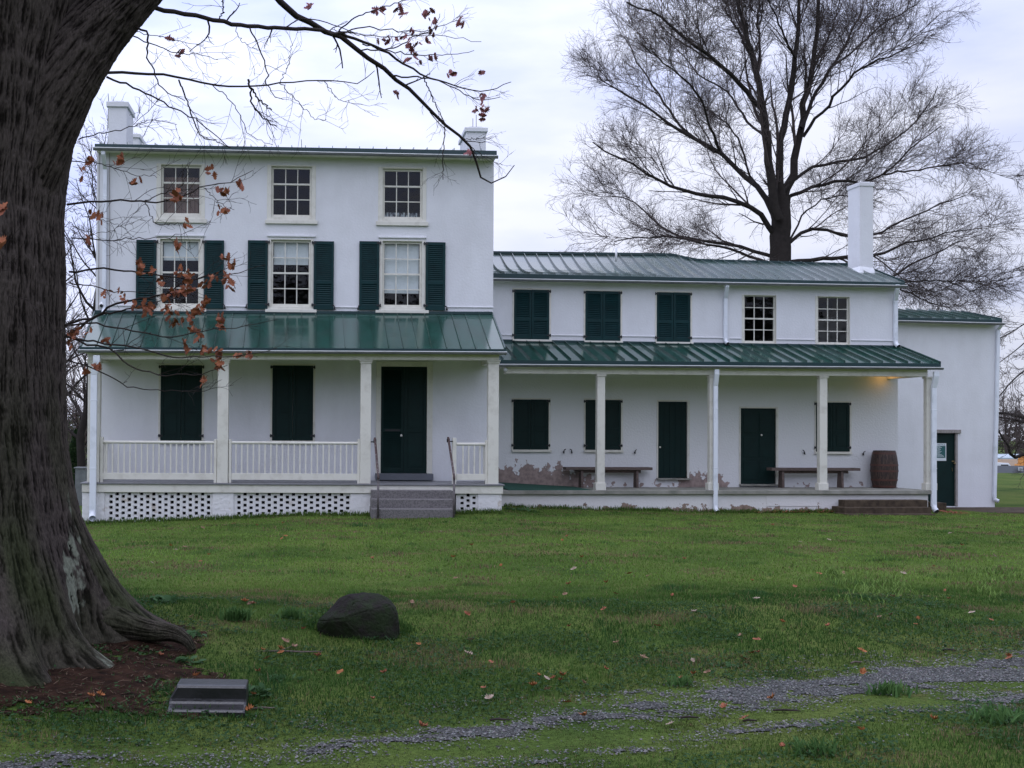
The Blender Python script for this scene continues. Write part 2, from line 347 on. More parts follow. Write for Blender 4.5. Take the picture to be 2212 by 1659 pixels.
def closed_pair(fr, b, d, px, m='shutter', louvre=True, sill=None):
    x0, x1, y0, y1 = px; xm = (x0+x1)/2
    r = rect(fr, x0, x1, y0, y1, d)
    hm = MB(); ring(hm, (r[0]-.045, r[1]+.045, r[2]-.02, r[3]+.035), (r[0], r[1], r[2], r[3]), d-.02, d+.08); hm.box(r[0], r[1], d+.03, d+.08, r[2], r[3])
    f = hm.build('window', M['cream'], b, bevel=.004)
    shutter(fr, b, d, (x0, xm-.4, y0, y1), m, louvre, -1, gap=.03); shutter(fr, b, d, (xm+.4, x1, y0, y1), m, louvre, 1, gap=.03)
    if sill:
        s = rect(fr, *sill, d); sb = MB(); sb.box(s[0], s[1], d-.07, d-.021, s[2], s[3]); sb.build('sill', M['cream'], f, bevel=.004)
    return (r[0]-.04, r[1]+.04, r[2]-.015, r[3]+.03)
def dog(fr, b, px, py, d, flip=1):
    u, z = fr.at(px, py, d); m_ = MB()
    m_.tube([(u, d, z-.02), (u, d-.05, z-.02)], .012, 8); m_.tube([(u, d-.045, z-.055), (u, d-.05, z-.02), (u+.012*flip, d-.05, z+.03), (u+.05*flip, d-.05, z+.045)], [.022, .014, .010, .012], 8)
    m_.build('shutter_dog', M['iron'], b, smooth=True)
def elbow_spout(fr, b, px0, px1, ytop, ybot, d, eaved, topx=None, kick=.12, mouth=True):
    """rectangular downspout: from the gutter back to the wall, down, kicked out at the foot"""
    ua, _ = fr.at(px0, (ytop+ybot)/2, d); ub, _ = fr.at(px1, (ytop+ybot)/2, d); um = (ua+ub)/2; hw = (ub-ua)/2
    zt = fr.at((px0+px1)/2, ytop, d)[1]; zb = fr.at((px0+px1)/2, ybot, d)[1]
    ut = fr.at(topx, ytop, eaved)[0] if topx else um
    m_ = MB(); dd = d
    def seg(p, q2, w_, t_):
        m_.hexa([(p[0]-w_, p[1]-t_, p[2]), (p[0]+w_, p[1]-t_, p[2]), (p[0]+w_, p[1]+t_, p[2]), (p[0]-w_, p[1]+t_, p[2]), (q2[0]-w_, q2[1]-t_, q2[2]), (q2[0]+w_, q2[1]-t_, q2[2]), (q2[0]+w_, q2[1]+t_, q2[2]), (q2[0]-w_, q2[1]+t_, q2[2])])
    seg((um, dd, zb+.1), (um, dd, zt-.38), hw, .035)
    seg((um, dd, zt-.38), (ut, eaved, zt-.12), hw*1.04, .038)
    seg((ut, eaved, zt-.12), (ut, eaved, zt), hw*1.04, .038)
    for z in (zb+(zt-zb)*.3, zb+(zt-zb)*.72): m_.box(um-hw-.008, um+hw+.008, dd-.04, dd+.04, z, z+.02)
    s = m_.build('downspout', M['pipe'], b, bevel=.008)
    k = MB(); k.tube([(um, dd, zb+.13), (um, dd-.02, zb+.05), (um+.02, dd-kick, zb-.01)], [hw*1.05, hw*1.1, hw*1.1], 12, cap=False); k.build('downspout_elbow', M['pipe'], s, smooth=True)
    if mouth:
        k = MB(); k.tube([(um+.0195, dd-kick+.012, zb-.008), (um+.02, dd-kick+.006, zb-.009)], [hw*1.0, hw*1.0], 12); k.build('downspout_mouth', M['black'], s)
def fan_roof(b, top, bot, seams, m='roofgreen', h=.035, name='porch_roof', prof=None, thick=.03, useam=None):
    """standing seam roof: bot/top are functions s in [0,1] -> Vector along eave / along wall; prof(s, t) lifts"""
    mb = MB(); n = 60; K = 8
    def P(s, t):
        a = bot(s); c = top(s); v = a.lerp(c, t)
        if prof: v = v+Vector((0, 0, prof(s, t)))
        return v
    g = [[P(i/n, j/K) for j in range(K+1)] for i in range(n+1)]
    for i in range(n):
        for j in range(K): mb.quad(g[i][j], g[i+1][j], g[i+1][j+1], g[i][j+1])
        mb.quad(g[i][0]-Vector((0, 0, thick)), g[i+1][0]-Vector((0, 0, thick)), g[i+1][0], g[i][0])
    sm = mb
    for s in seams:
        pts = [P(s, t/K) for t in range(K+1)]
        for j in range(K):
            a = pts[j]; c = pts[j+1]; w_ = .006
            sm.hexa([a+Vector((-w_, 0, 0.001)), a+Vector((w_, 0, 0.001)), c+Vector((w_, 0, .001)), c+Vector((-w_, 0, .001)), a+Vector((-w_, 0, h)), a+Vector((w_, 0, h)), c+Vector((w_, 0, h)), c+Vector((-w_, 0, h))])
    o = mb.build(name, M[m], b)
    return o

# ================================================================== MAIN HOUSE
WD = 1.54       # depth of the house wall behind the porch front
house = thing('white_house', 'tall white stucco house with three storeys and a green front porch roof', 'house', MAIN, (MAIN.at(640, 1100, 0)[0], 1.54, -.1))
uL = MAIN.at(208, 500, WD)[0]; uR = MAIN.at(1066, 500, WD)[0]
zT = MAIN.at(640, 330, WD)[1]
HD = 7.5        # house depth
holes = []
A = MAIN
holes.append(window(A, house, WD, (338, 443, 354, 478), (353.5, 431, 363, 461), 3, 1, sillpx=(334, 447, 473, 481.5), curtain=('curtain', .82)))
holes.append(window(A, house, WD, (577, 682, 357, 480), (591, 669, 366, 464.6), 3, 1, sillpx=(573, 686, 476, 484)))
holes.append(window(A, house, WD, (817, 921, 361, 484), (831, 907.5, 371, 469), 3, 1, sillpx=(812, 925, 479, 488), curtain=('plastic', .12)))
holes.append(window(A, house, WD, (338.5, 440, 514, 668), (351.3, 428.7, 522.5, 655.7), 4, 2, shade=.28, sillpx=(334, 446, 666, 673)))
holes.append(window(A, house, WD, (578.5, 677, 516, 669), (590, 667, 524, 657), 4, 2, shade=.34, sillpx=(573, 684, 668, 675)))
holes.append(window(A, house, WD, (819.5, 919, 519, 670), (830, 906, 527, 658.8), 4, 2, shade=.79, sillpx=(811, 926, 670, 676.5)))
for r_ in ((293.7, 336.8, 518, 665.7), (534.9, 578, 519, 667.5), (776, 819, 521, 669.4)): shutter(A, house, WD, r_, side=1); 
for r_ in ((440.8, 483.3, 519, 666.7), (677.9, 721, 521, 669.0), (919.7, 962, 523, 670.3)): shutter(A, house, WD, r_, side=-1)
for x, y, f_ in ((486, 662, -1), (532, 661, 1), (723, 664, -1), (773.5, 664, 1), (965, 666, -1), (291, 660, 1)): dog(A, house, x, y, WD, f_)
# drip mouldings over the second floor windows and the ledge near the porch roof
mb = MB()
for x0, x1, y0 in ((337, 443, 507), (577, 682, 508), (817, 921, 511)):
    r_ = rect(A, x0, x1, y0, y0+4, WD); mb.box(r_[0], r_[1], WD-.035, WD+.001, r_[2], r_[3])
for x0, x1, y0 in ((486, 531, 659.5), (724, 773, 661.5), (966, 1066, 661.5), (240, 292, 658)):
    a_ = A.at(x0, y0, WD); c_ = A.at(x1, y0+1, WD); mb.bar(a_[0], c_[0], WD-.022, WD+.001, (a_[1]-.03, a_[1]), (c_[1]-.03, c_[1]))
mb.pieces('drip_moulding', M['stucco'], house, bevel=.008)
# ground floor: closed shutters and the front door
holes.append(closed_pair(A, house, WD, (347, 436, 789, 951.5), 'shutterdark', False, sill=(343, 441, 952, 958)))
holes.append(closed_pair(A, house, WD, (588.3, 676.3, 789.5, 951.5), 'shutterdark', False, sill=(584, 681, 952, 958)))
dr = rect(A, 822.6, 922, 792, 1022.7, WD); tr = rect(A, 812, 934, 781, 1022.7, WD)
mb = MB(); mb.box(tr[0], dr[0], WD-.03, WD+.08, tr[2], tr[3]); mb.box(dr[1], tr[1], WD-.03, WD+.08, tr[2], tr[3]); mb.box(dr[0], dr[1], WD-.03, WD+.08, dr[3], tr[3]); mb.pieces('door_frame', M['cream'], house, bevel=.005)
um = (dr[0]+dr[1])/2
for k, (a_, b_) in enumerate(((dr[0]+.004, um-.003), (um+.003, dr[1]-.004))):
    mb = MB(); leaf_shutter(mb, a_, b_, dr[2]+.01, dr[3]-.004, WD+.0, louvre=(k == 0)); mb.box(a_+.02, b_-.02, WD+.037, WD+.05, dr[2]+.01, dr[3]-.004)
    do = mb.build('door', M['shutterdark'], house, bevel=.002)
    if k == 0:
        u, z = A.at(866.6, 940.8, WD); h = MB(); h.tube([(u, WD, z), (u, WD-.03, z)], [.012, .012], 10); h.lathe((u, WD-.05, z), [(.001, -.028), (.02, -.02), (.028, 0), (.02, .02), (.001, .028)], 12); h.build('door_knob', M['knob'], do, smooth=True)
        s_ = rect(A, 832, 864, 927.5, 931.5, WD); h = MB(); h.box(s_[0], s_[1], WD-.008, WD-.001, s_[2], s_[3]); h.build('letter_slot', M['iron'], do)
s_ = rect(A, 811, 935, 1022.9, 1037, WD-.17); mb = MB(); mb.box(s_[0], s_[1], WD-.30, WD-.001, s_[2], s_[3]); mb.build('threshold_step', M['greystep'], house, bevel=.008)
# the walls
mb = MB(); wall_sheet(mb, uL, uR, -.6, zT+.05, WD, holes+[(dr[0], dr[1], dr[2], dr[3])], .14)
B_ = WD+HD
mb.quad((uR, WD, -.6), (uR, B_, -.6), (uR, B_, zT+1.0), (uR, WD, zT+.05)); mb.quad((uL, B_, -.6), (uL, WD, -.6), (uL, WD, zT+.05), (uL, B_, zT+1.0)); mb.quad((uR, B_, -.6), (uL, B_, -.6), (uL, B_, zT+1.0), (uR, B_, zT+1.0))
mb.build('wall', M['stucco'], house)
mb = MB()  # floors, partition and inner linings keep the rooms dark
for z in (MAIN.at(640, 500, WD)[1], MAIN.at(640, 700, WD)[1]): mb.box(uL+.1, uR-.1, WD+.3, B_-.1, z, z+.1)
mb.box(uL+.1, uR-.1, WD+3.5, WD+3.6, 0, zT)
for x in (455, 560, 700, 800): u = A.at(x, 500, WD)[0]; mb.box(u, u+.08, WD+.3, WD+3.5, 0, zT-.1)
mb.build('inner_wall', M['inside'], house)
# roof with eave fascia and gutter
eD = WD-.28
rp = Vector(A.p(205, 311, eD)), Vector(A.p(1073, 326, eD))
def Bm(s): return rp[0].lerp(rp[1], s)
def Tm(s):
    v = rp[0].lerp(rp[1], s); return v+Vector((0, 4.2, .62))
roof = fan_roof(house, Tm, Bm, [(k+.35)/29.5 for k in range(29)], h=.05, name='roof', thick=.0)
mb = MB(); a0, a1 = Tm(0), Tm(1); mb.quad(a0, a1, a1+Vector((0, 4, -.6)), a0+Vector((0, 4, -.6))); mb.build('rear_slope', M['roofgreen'], roof)
def eave(b, fr, L0, L1, R0, R1, xL, xR, d, back, drip=.02, soff=None):
    """fascia between pixel rows L0..L1 (left) and R0..R1 (right) with a white gutter lip underneath"""
    l0 = fr.at(xL, L0, d); l1 = fr.at(xL, L1, d); r0 = fr.at(xR, R0, d); r1 = fr.at(xR, R1, d)
    mb = MB(); mb.bar(l0[0], r0[0], d-.02, d+.02, (l1[1], l0[1]), (r1[1], r0[1])); f = mb.build('fascia', M['edge'], b)
    lip = .016; g = MB(); x0 = l0[0]-drip; x1 = r0[0]+drip
    g.bar(x0, x1, d-.12, d-.105, (l1[1]-lip, l1[1]), (r1[1]-lip, r1[1]))
    g.build('gutter_lip', M['white'], b)
    g = MB(); n = 8
    for k in range(n):
        t0 = math.pi*k/n; t1 = math.pi*(k+1)/n
        def q_(t, z, x): return (x, d-.065-.04*math.cos(t)*1.0, z-lip-.048*math.sin(t)**.6)
        g.quad(q_(t0, l1[1], x0), q_(t1, l1[1], x0), q_(t1, r1[1], x1), q_(t0, r1[1], x1))
    g.build('gutter', M['gutterdark'], b, smooth=True)
    s_ = MB(); s_.bar(l0[0]+.02, r0[0]-.02, d+.021, back, (l1[1]-.04, l1[1]-.02), (r1[1]-.04, r1[1]-.02)); s_.build('soffit', M['cream'], b)
eave(house, A, 311, 320, 326, 338, 205, 1073, eD, WD-.002)
# chimneys
def chimney(b, fr, x0, x1, ytop, ycap, ybot, d, dep, m='stucco', capout=.04):
    u0 = fr.at(x0, (ytop+ybot)/2, d)[0]; u1 = fr.at(x1, (ytop+ybot)/2, d)[0]; zt = fr.at((x0+x1)/2, ytop, d)[1]; zc = fr.at((x0+x1)/2, ycap, d)[1]; zb = fr.at((x0+x1)/2, ybot, d)[1]
    mb = MB(); mb.box(u0+capout, u1-capout, d+capout, d+dep-capout, zb-.5, zc); mb.box(u0, u1, d, d+dep, zc, zt-.03); mb.box(u0+.08, u1-.08, d+.08, d+dep-.08, zt-.03, zt)
    o = mb.build('chimney', M[m], b, bevel=.01)
    f_ = MB(); f_.box(u0+.12, u1-.12, d+.12, d+dep-.12, zt, zt+.012); f_.build('flue', M['black'], o); return o, (u0, u1, zt)
ch, _ = chimney(house, A, 229, 277, 216, 230, 306, WD+.9, .95)
ch, _ = chimney(house, A, 283, 303, 286, 297, 318, WD+4.6, 1.3)
ch, c3 = chimney(house, A, 1004, 1054, 272, 284, 326, WD+1.2, 1.3)
mb = MB()
for x, y in ((1021.5, 256), (1028.7, 248)):
    p_ = A.p(x, 273, WD+1.5); q2 = A.p(x, y, WD+1.5); mb.tube([p_-Vector((0, 0, .1)), q2], .007, 6)
mb.pieces('lightning_rod', M['iron'], house)
mb = MB(); p_ = A.p(652, 325, WD+1.5); q2 = A.p(651, 301, WD+1.5); mb.tube([p_, q2], .007, 6); mb.pieces('lightning_rod', M['iron'], house)
# downspout in the corner and a cable beside it
elbow_spout(A, house, 222, 230.5, 328, 676, WD-.05, eD-.02, mouth=False)
mb = MB(); mb.tube([A.p(236.5, 330, WD-.012), A.p(237, 480, WD-.012), A.p(236, 668, WD-.012)], .006, 6); mb.tube([A.p(214, 330, WD-.012), A.p(213, 668, WD-.012)], .006, 6); mb.pieces('wall_cable', M['greywood'], house)
p_ = A.p(221, 661, WD); mb = MB(); mb.lathe((0, 0, 0), [(.001, 0), (.06, 0), (.065, .04), (.05, .09), (.001, .1)], 16); mb.v = [(p_.x+v[0], p_.y-v[2], p_.z+v[1]+.02) for v in mb.v]
sc = mb.build('security_camera', M['white'], house, smooth=True)
mb = MB(); mb.lathe((0, 0, 0), [(.001, .0), (.034, 0), (.034, .05), (.001, .06)], 16); mb.v = [(p_.x+v[0], p_.y-.07-v[2], p_.z+v[1]-.005) for v in mb.v]; mb.build('lens', M['black'], sc)
# ---------------- the porch of the main house
pR0 = lambda s: A.p(174, 751, -.10).lerp(A.p(1090.5, 754.5, -.10), s)
pR1 = lambda s: A.p(205, 675.5, WD-.005).lerp(A.p(1062.5, 678.5, WD-.005), s)
fan_roof(house, pR1, pR0, [k/29 for k in range(30)], h=.035)
eave(house, A, 749.5, 755.5, 754.2, 760, 173, 1091, -.11, WD-.01)
mb = MB(); t0, t1 = pR1(0), pR1(1)
a_ = pR0(0); c_ = pR0(1)      # rake boards closing the two ends of the porch roof
for (p, q3, sx) in ((a_, t0, -1), (c_, t1, 1)):
    mb.hexa([p+Vector((0, 0, -.12)), p+Vector((.02*sx, 0, -.12)), q3+Vector((.02*sx, 0, -.14)), q3+Vector((0, 0, -.14)), p+Vector((0, 0, .04)), p+Vector((.02*sx, 0, .04)), q3+Vector((.02*sx, 0, .04)), q3+Vector((0, 0, .04))])
mb.pieces('rake_board', M['edge'], house)
mb = MB(); mb.bar(t0.x, t1.x, WD-.04, WD-.002, (t0.z-.01, t0.z+.05), (t1.z-.01, t1.z+.05)); mb.build('flashing', M['edge'], house)
mb = MB(); a_ = A.at(190, 760, .02); c_ = A.at(1078, 766, .02)
bz = (A.at(190, 776, .02)[1], A.at(1078, 778, .02)[1])
mb.bar(a_[0], c_[0], .0, .2, (bz[0], a_[1]+.04), (bz[1], c_[1]+.04))
for u in (a_[0], c_[0]-.16): mb.box(u, u+.16, .2, WD-.005, bz[0]+.02, a_[1]+.02)
mb.pieces('porch_beam', M['cream'], house, bevel=.006)
dk0 = A.at(640, 1044.5, -.02)[1]
dkL = A.at(173, 1043, -.03)[0]; dkR = A.at(1090.5, 1047, -.03)[0]
mb = MB(); n = 13
for k in range(n):
    y0 = -.03+(WD+.03)*k/n; mb.box(dkL, dkR, y0+.002, y0+(WD+.03)/n-.002, dk0-.03, dk0)
mb.build('porch_deck', M['deck'], house, bevel=.004)
mb = MB(); zf = A.at(640, 1065, 0)[1]; mb.box(dkL+.03, dkR-.03, .0, .04, zf, dk0-.031)
mb.box(dkL+.03, dkL+.07, .041, WD, zf, dk0-.031); mb.box(dkR-.07, dkR-.03, .041, WD, zf, dk0-.031); mb.build('deck_fascia', M['cream'], house, bevel=.005)
PW = .2
for (x0, x1) in ((189, 215), (469.5, 493), (778.5, 801.5), (1054.5, 1077.5)):
    u0 = A.at(x0, 910, .03)[0]; u1 = A.at(x1, 910, .03)[0]; zt = bz[0]+(bz[1]-bz[0])*((u0-a_[0])/(c_[0]-a_[0]))
    mb = MB(); mb.box(u0, u1, .03, .03+PW, dk0+.001, zt-.07); p = mb.build('porch_post', M['cream'], house, bevel=.008)
    mb = MB(); mb.box(u0-.03, u1+.03, .0, .26, zt-.03, zt-.001); mb.box(u0-.015, u1+.015, .015, .245, zt-.07, zt-.03); mb.build('capital', M['cream'], p, bevel=.006)
# railings
def railing(fr, b, x0, x1, yt0, yt1, yb0, yb1, d, xs, m='cream'):
    u0 = fr.at(x0, yt0, d)[0]; u1 = fr.at(x1, yt0, d)[0]; xm = (x0+x1)/2
    zt1 = fr.at(xm, yt0, d)[1]; zt0 = fr.at(xm, yt1, d)[1]; zb1 = fr.at(xm, yb0, d)[1]; zb0 = fr.at(xm, yb1, d)[1]
    mb = MB(); mb.box(u0, u1, d, d+.055, zb0, zb1); mb.tube([(u0, d+.03, (zt0+zt1)/2), (u1, d+.03, (zt0+zt1)/2)], (zt1-zt0)/2+.004, 12)
    r = mb.build('railing', M[m], b, bevel=.004)
    for x in xs:
        u = fr.at(x, (yt0+yb0)/2, d)[0]; mb = MB(); mb.box(u-.014, u+.014, d+.012, d+.040, zb1+.001, zt0+.004); mb.build('baluster', M[m], r)
    return r
pitch = 12.58
railing(A, house, 215.5, 469, 952.5, 958.5, 1022, 1036, .08, [230+pitch*k for k in range(19)])
railing(A, house, 493.5, 778, 954, 960, 1023, 1037, .08, [509.5+pitch*k for k in range(21)])
railing(A, house, 986.5, 1054, 956.5, 962.5, 1024, 1037.5, .08, [1000.5+12.2*k for k in range(5)])
mb = MB()
for x0, x1, y0 in ((216, 222, 944), (462, 468, 949), (494, 499.5, 949), (772, 777.5, 949), (977.5, 986, 946), (1048.5, 1053.5, 951)):
    r_ = rect(A, x0, x1, y0, 1040, .06); mb.box(r_[0], r_[1], .06, .17, dk0+.001, r_[3])
mb.pieces('rail_post', M['cream'], house, bevel=.005)
# side railings of the porch
uu = A.at(1064, 957, .1)[0]; ul = A.at(200, 957, .1)[0]
for u in (uu, ul):
    sr = MB()
    zt = A.at(640, 956, .1)[1]; zb = A.at(640, 1030, .1)[1]
    sr.box(u-.02, u+.03, .24, WD-.01, zt-.05, zt); sr.box(u-.02, u+.03, .24, WD-.01, zb-.07, zb)
    for k in range(9): y0 = .35+k*.13; sr.box(u-.01, u+.02, y0, y0+.03, zb, zt-.05)
    sr.build('side_railing', M['cream'], house)
pass
# foundation: piers and pierced brick
gz = -.55
mb = MB()
for x0, x1 in ((177, 226), (458, 505.4), (755.8, 803), (1032, 1084)):
    r_ = rect(A, x0, x1, 1066, 1120, .03); mb.box(r_[0], r_[1], .03, .45, gz, zf-.001)
mb.box(dkL+.1, dkR-.1, WD-.3, WD-.01, gz, zf-.1)
mb.pieces('foundation_pier', M['pier'], house, bevel=.02)
def pierced(x0, x1, d=.06):
    u0 = A.at(x0, 1090, d)[0]; u1 = A.at(x1, 1090, d)[0]; px_ = 13.0/2500*23.3; pz = 11.8/2500*23.3; g = 7.2/2500*23.3
    mb = MB(); n = int((u1-u0)/px_); off = (u1-u0-n*px_)/2; zt = zf-.002
    mb.box(u0, u0+off+px_-g, d, d+.1, gz, zt)
    for k in range(n):
        a = u0+off+px_*k+px_-g; b_ = a+g; c = b_+(px_-g) if k < n-1 else u1
        mb.box(b_, c, d, d+.1, gz, zt)
        z = zt-(0 if k % 2 else pz*.5); first = zt
        while z > gz+.1:
            if z < first: mb.box(a, b_, d+.004, d+.1, z, first)
            jit = random.uniform(-.006, .006); first = z-g*.86+jit; z = z-pz
        mb.box(a, b_, d+.004, d+.1, gz, first)
    mb.build('pierced_brick_panel', M['pier'], house)
pierced(226.2, 457.8); pierced(505.6, 755.6); pierced(985, 1031.8)
mb = MB(); mb.box(dkL+.1, dkR-.1, .5, .52, gz, zf); mb.build('under_porch_shade_sheet', M['black'], house)  # black sheet standing for the shade behind the pierced brick
elbow_spout(A, house, 195, 209, 768, 1118, -.10, -.15, topx=209, mouth=False)
# stone steps and handrails
steps = thing('stone_steps', 'grey granite steps leading up to the front porch of the tall house', 'steps', A, (A.at(890, 1100, 0)[0], -.5, -.05))
def stair(fr, th, rows, m, bot=-.6, name='step'):
    for (x0, x1, y0, y1, d0, d1) in rows:
        r_ = rect(fr, x0, x1, y0, y1, d0); mb = MB(); mb.box(r_[0], r_[1], d0, d1, r_[2] if bot is None else min(r_[2], r_[3]-.1), r_[3]); mb.build(name, M[m], th, bevel=.012)
stair(A, steps, [(802, 978.5, 1059.5, 1079.5, -.31, -.001), (802.5, 979.5, 1078.8, 1101, -.64, -.001), (802.5, 980.5, 1100, 1135, -.98, -.001)], 'granite')
for i, (xa, ya, xb, yb, xc, yc, lab, xp) in enumerate(((810, 947, 817, 1028, 817.5, 1120, 'left iron handrail of the porch steps, brown paint peeling', 801), (968.5, 946, 981, 1029, 981, 1126, 'right iron handrail of the porch steps, beside the short railing', 978))):
    t_ = thing('handrail', lab, 'handrail', A, (A.at(xc, yc, -1.0)[0], -1.0, -.1), 'handrails of the porch steps')
    a_ = A.p(xa, ya, .0); b_ = A.p(xb, yb, -1.0); c_ = A.p(xc, yc, -1.0)
    mb = MB(); mb.tube([a_+Vector((0, .03, .0)), a_, b_, b_+Vector((0, -.02, -.06))], .023, 10); mb.build('rail', M['rust'], t_, smooth=True)
    mb = MB(); mb.tube([b_+Vector((0, 0, -.03)), Vector((b_.x, b_.y, c_.z-.1))], .023, 10); mb.build('post', M['darkpost'], t_, smooth=True)
    mb = MB(); mb.tube([a_+Vector((0, .02, -.07)), Vector((A.at(xp, ya+4, .05)[0], .06, a_.z-.07))], .012, 8); mb.box(a_.x-.03, a_.x+.03, -.02, .04, a_.z-.09, a_.z-.02); mb.build('bracket', M['iron'], t_)

# ================================================================== WING
Wn = WING; VD = 1.5
wing = thing('white_house_wing', 'long two storey white wing with green roofs and open porch right of the tall house', 'house wing', Wn, (Wn.at(1540, 1100, 0)[0], VD, -.2))
vR = Wn.at(1939.5, 700, VD)[0]; vL = Wn.at(1045, 700, VD)[0]
zW = Wn.at(1500, 612, VD)[1]
hu = []
hu.append(closed_pair(Wn, wing, VD, (1110.5, 1186.3, 626, 733), sill=(1106, 1190.5, 733.5, 737.5)))
hu.append(closed_pair(Wn, wing, VD, (1264.6, 1340, 629, 736), sill=(1261, 1344, 736.5, 740)))
hu.append(closed_pair(Wn, wing, VD, (1419, 1491, 631.8, 738.3), sill=(1415, 1496, 739, 742.5)))
hu.append(window(Wn, wing, VD, (1602.5, 1677, 637, 744), (1607.7, 1670.2, 641, 736.5), 4, 2))
hu.append(window(Wn, wing, VD, (1761, 1836, 640, 747), (1766.4, 1828.6, 644, 739.5), 4, 2))
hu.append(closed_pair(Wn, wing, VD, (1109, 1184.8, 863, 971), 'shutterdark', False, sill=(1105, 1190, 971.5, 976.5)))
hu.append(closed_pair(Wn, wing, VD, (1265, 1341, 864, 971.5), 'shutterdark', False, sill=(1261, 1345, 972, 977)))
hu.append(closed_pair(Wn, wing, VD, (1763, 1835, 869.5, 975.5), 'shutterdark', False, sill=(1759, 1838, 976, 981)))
for x, y, f_ in ((1216.7, 974, 1), (1234, 974, -1), (1370, 975, 1), (1736, 976.5, -1), (1863, 978.6, 1)): dog(Wn, wing, x, y, VD, f_)
for (x0, x1, y0, y1, kx, ky) in ((1421.4, 1484, 867.5, 1033, 1425.8, 966), (1599.5, 1676, 882, 1046, 1645, 940)):
    r_ = rect(Wn, x0, x1, y0, y1, VD)
    mb = MB(); mb.box(r_[1], r_[1]+.055, VD-.02, VD+.1, r_[2], r_[3]+.04); mb.box(r_[0]-.035, r_[0], VD-.02, VD+.1, r_[2], r_[3]+.04); mb.box(r_[0], r_[1], VD-.02, VD+.1, r_[3], r_[3]+.04); mb.pieces('door_frame', M['cream'], wing, bevel=.004)
    mb = MB(); w_ = r_[1]-r_[0]; H_ = r_[3]-r_[2]
    mb.box(r_[0]+.004, r_[1]-.004, VD+.03, VD+.08, r_[2]+.01, r_[3]-.004)
    if x0 < 1500:
        for k in range(5): a = r_[0]+.006+(w_-.012)*k/5; mb.box(a+.004, a+(w_-.012)/5-.004, VD+.02, VD+.0299, r_[2]+.012, r_[3]-.006)
    else:
        for c0, c1 in ((.06, .30), (.36, .62), (.68, .94)):
            for a0, a1 in ((.1, .46), (.54, .9)): mb.box(r_[0]+w_*a0, r_[0]+w_*a1, VD+.018, VD+.0299, r_[2]+H_*c0, r_[2]+H_*c1)
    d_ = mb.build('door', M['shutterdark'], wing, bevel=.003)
    u, z = Wn.at(kx, ky, VD); mb = MB(); mb.lathe((u, VD+.0, z), [(.001, -.024), (.02, -.016), (.024, 0), (.02, .016), (.001, .024)], 12); mb.build('door_knob', M['knob'], d_, smooth=True)
    mb = MB(); mb.box(r_[0]-.04, r_[1]+.07, VD-.12, VD-.001, r_[2]-.035, r_[2]-.001); mb.build('door_sill', M['concrete'], wing)
    hu.append((r_[0], r_[1], r_[2], r_[3]))
zc = Wn.at(1500, 820, VD)[1]; WDp = 6.0
hiU = [h for h in hu if h[3] > zc+.3]; loU = [h for h in hu if h[3] <= zc+.3]
mb = MB(); wall_sheet(mb, vL, vR, zc, zW+.05, VD, hiU, .14)
for a, b_ in ((vR, 0),):
    mb.quad((a, VD, -.8), (a, VD+WDp, -.8), (a, VD+WDp, zW+.6), (a, VD, zW+.05))
mb.quad((vR, VD+WDp, -.8), (vL, VD+WDp, -.8), (vL, VD+WDp, zW+.6), (vR, VD+WDp, zW+.6)); mb.quad((vL, VD+WDp, -.8), (vL, VD, -.8), (vL, VD, zW+.05), (vL, VD+WDp, zW+.6))
mb.build('wall', M['stucco'], wing)
mb = MB(); wall_sheet(mb, vL, vR, -.8, zc, VD, loU, .14); mb.build('lower_wall', M['peelwall'], wing)
mb = MB()
for x0, x1, y0 in ((1084, 1108, 722), (1188, 1262, 722.5), (1342, 1417, 724.5), (1493, 1562, 727.5), (1576, 1602, 729.5), (1677, 1760, 731.5), (1838, 1930, 733.5)):
    a_ = Wn.at(x0, y0, VD); c_ = Wn.at(x1, y0+(x1-x0)*.016, VD); mb.bar(a_[0], c_[0], VD-.022, VD+.001, (a_[1]-.03, a_[1]), (c_[1]-.03, c_[1]))
mb.pieces('drip_moulding', M['stucco'], wing, bevel=.008)
mb = MB(); zz = Wn.at(1500, 760, VD)[1]; mb.box(vL+.1, vR-.1, VD+.3, VD+WDp-.1, zz, zz+.1); mb.box(vL+.1, vR-.1, VD+3.0, VD+3.1, -.5, zW)
for x in (1720,): u = Wn.at(x, 700, VD)[0]; mb.box(u, u+.08, VD+.3, VD+3, zz, zW)
mb.build('inner_wall', M['inside'], wing)
# upper roof: bell-cast on the left, straight on the right
ED = VD-.22; RDp = 1.9
eL = Wn.p(1050, 589.8, ED); eR = Wn.p(1953, 610, ED)
def Bw(s): return eL.lerp(eR, s)
def ridge_px(x): return interp(x, [1050, 1063, 1455, 1491, 1510, 1825, 1870, 1990], [545.5, 546, 550.5, 561.5, 562.5, 571.5, 574, 578])
rl = Wn.at(1050, 560, ED+RDp)[0]
def Tw(s):
    u = eL.x+(eR.x-eL.x)*s; v = Wn.o+Wn.m@Vector((u, ED+RDp, 4.2)); e = CR.transposed()@(v-EYE); x = PX+F*e.x/-e.z
    z = Wn.at(x, ridge_px(x), ED+RDp)[1]
    return Vector((u, ED+RDp, z))
def profw(s, t):
    k = min(1, max(0, (.55-s)/.25)); return -.17*k*math.sin(math.pi*t)**1.0*(1-.25*t)
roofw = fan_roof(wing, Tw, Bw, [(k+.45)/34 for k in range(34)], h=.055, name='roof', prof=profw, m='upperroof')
mb = MB(); n = 30
for i in range(n):
    a = Tw(i/n); c = Tw((i+1)/n); mb.quad(a, c, Vector((c.x, VD+WDp+.1, c.z-.5)), Vector((a.x, VD+WDp+.1, a.z-.5))); 
mb.build('rear_slope', M['roofgreen'], roofw)
mb = MB()
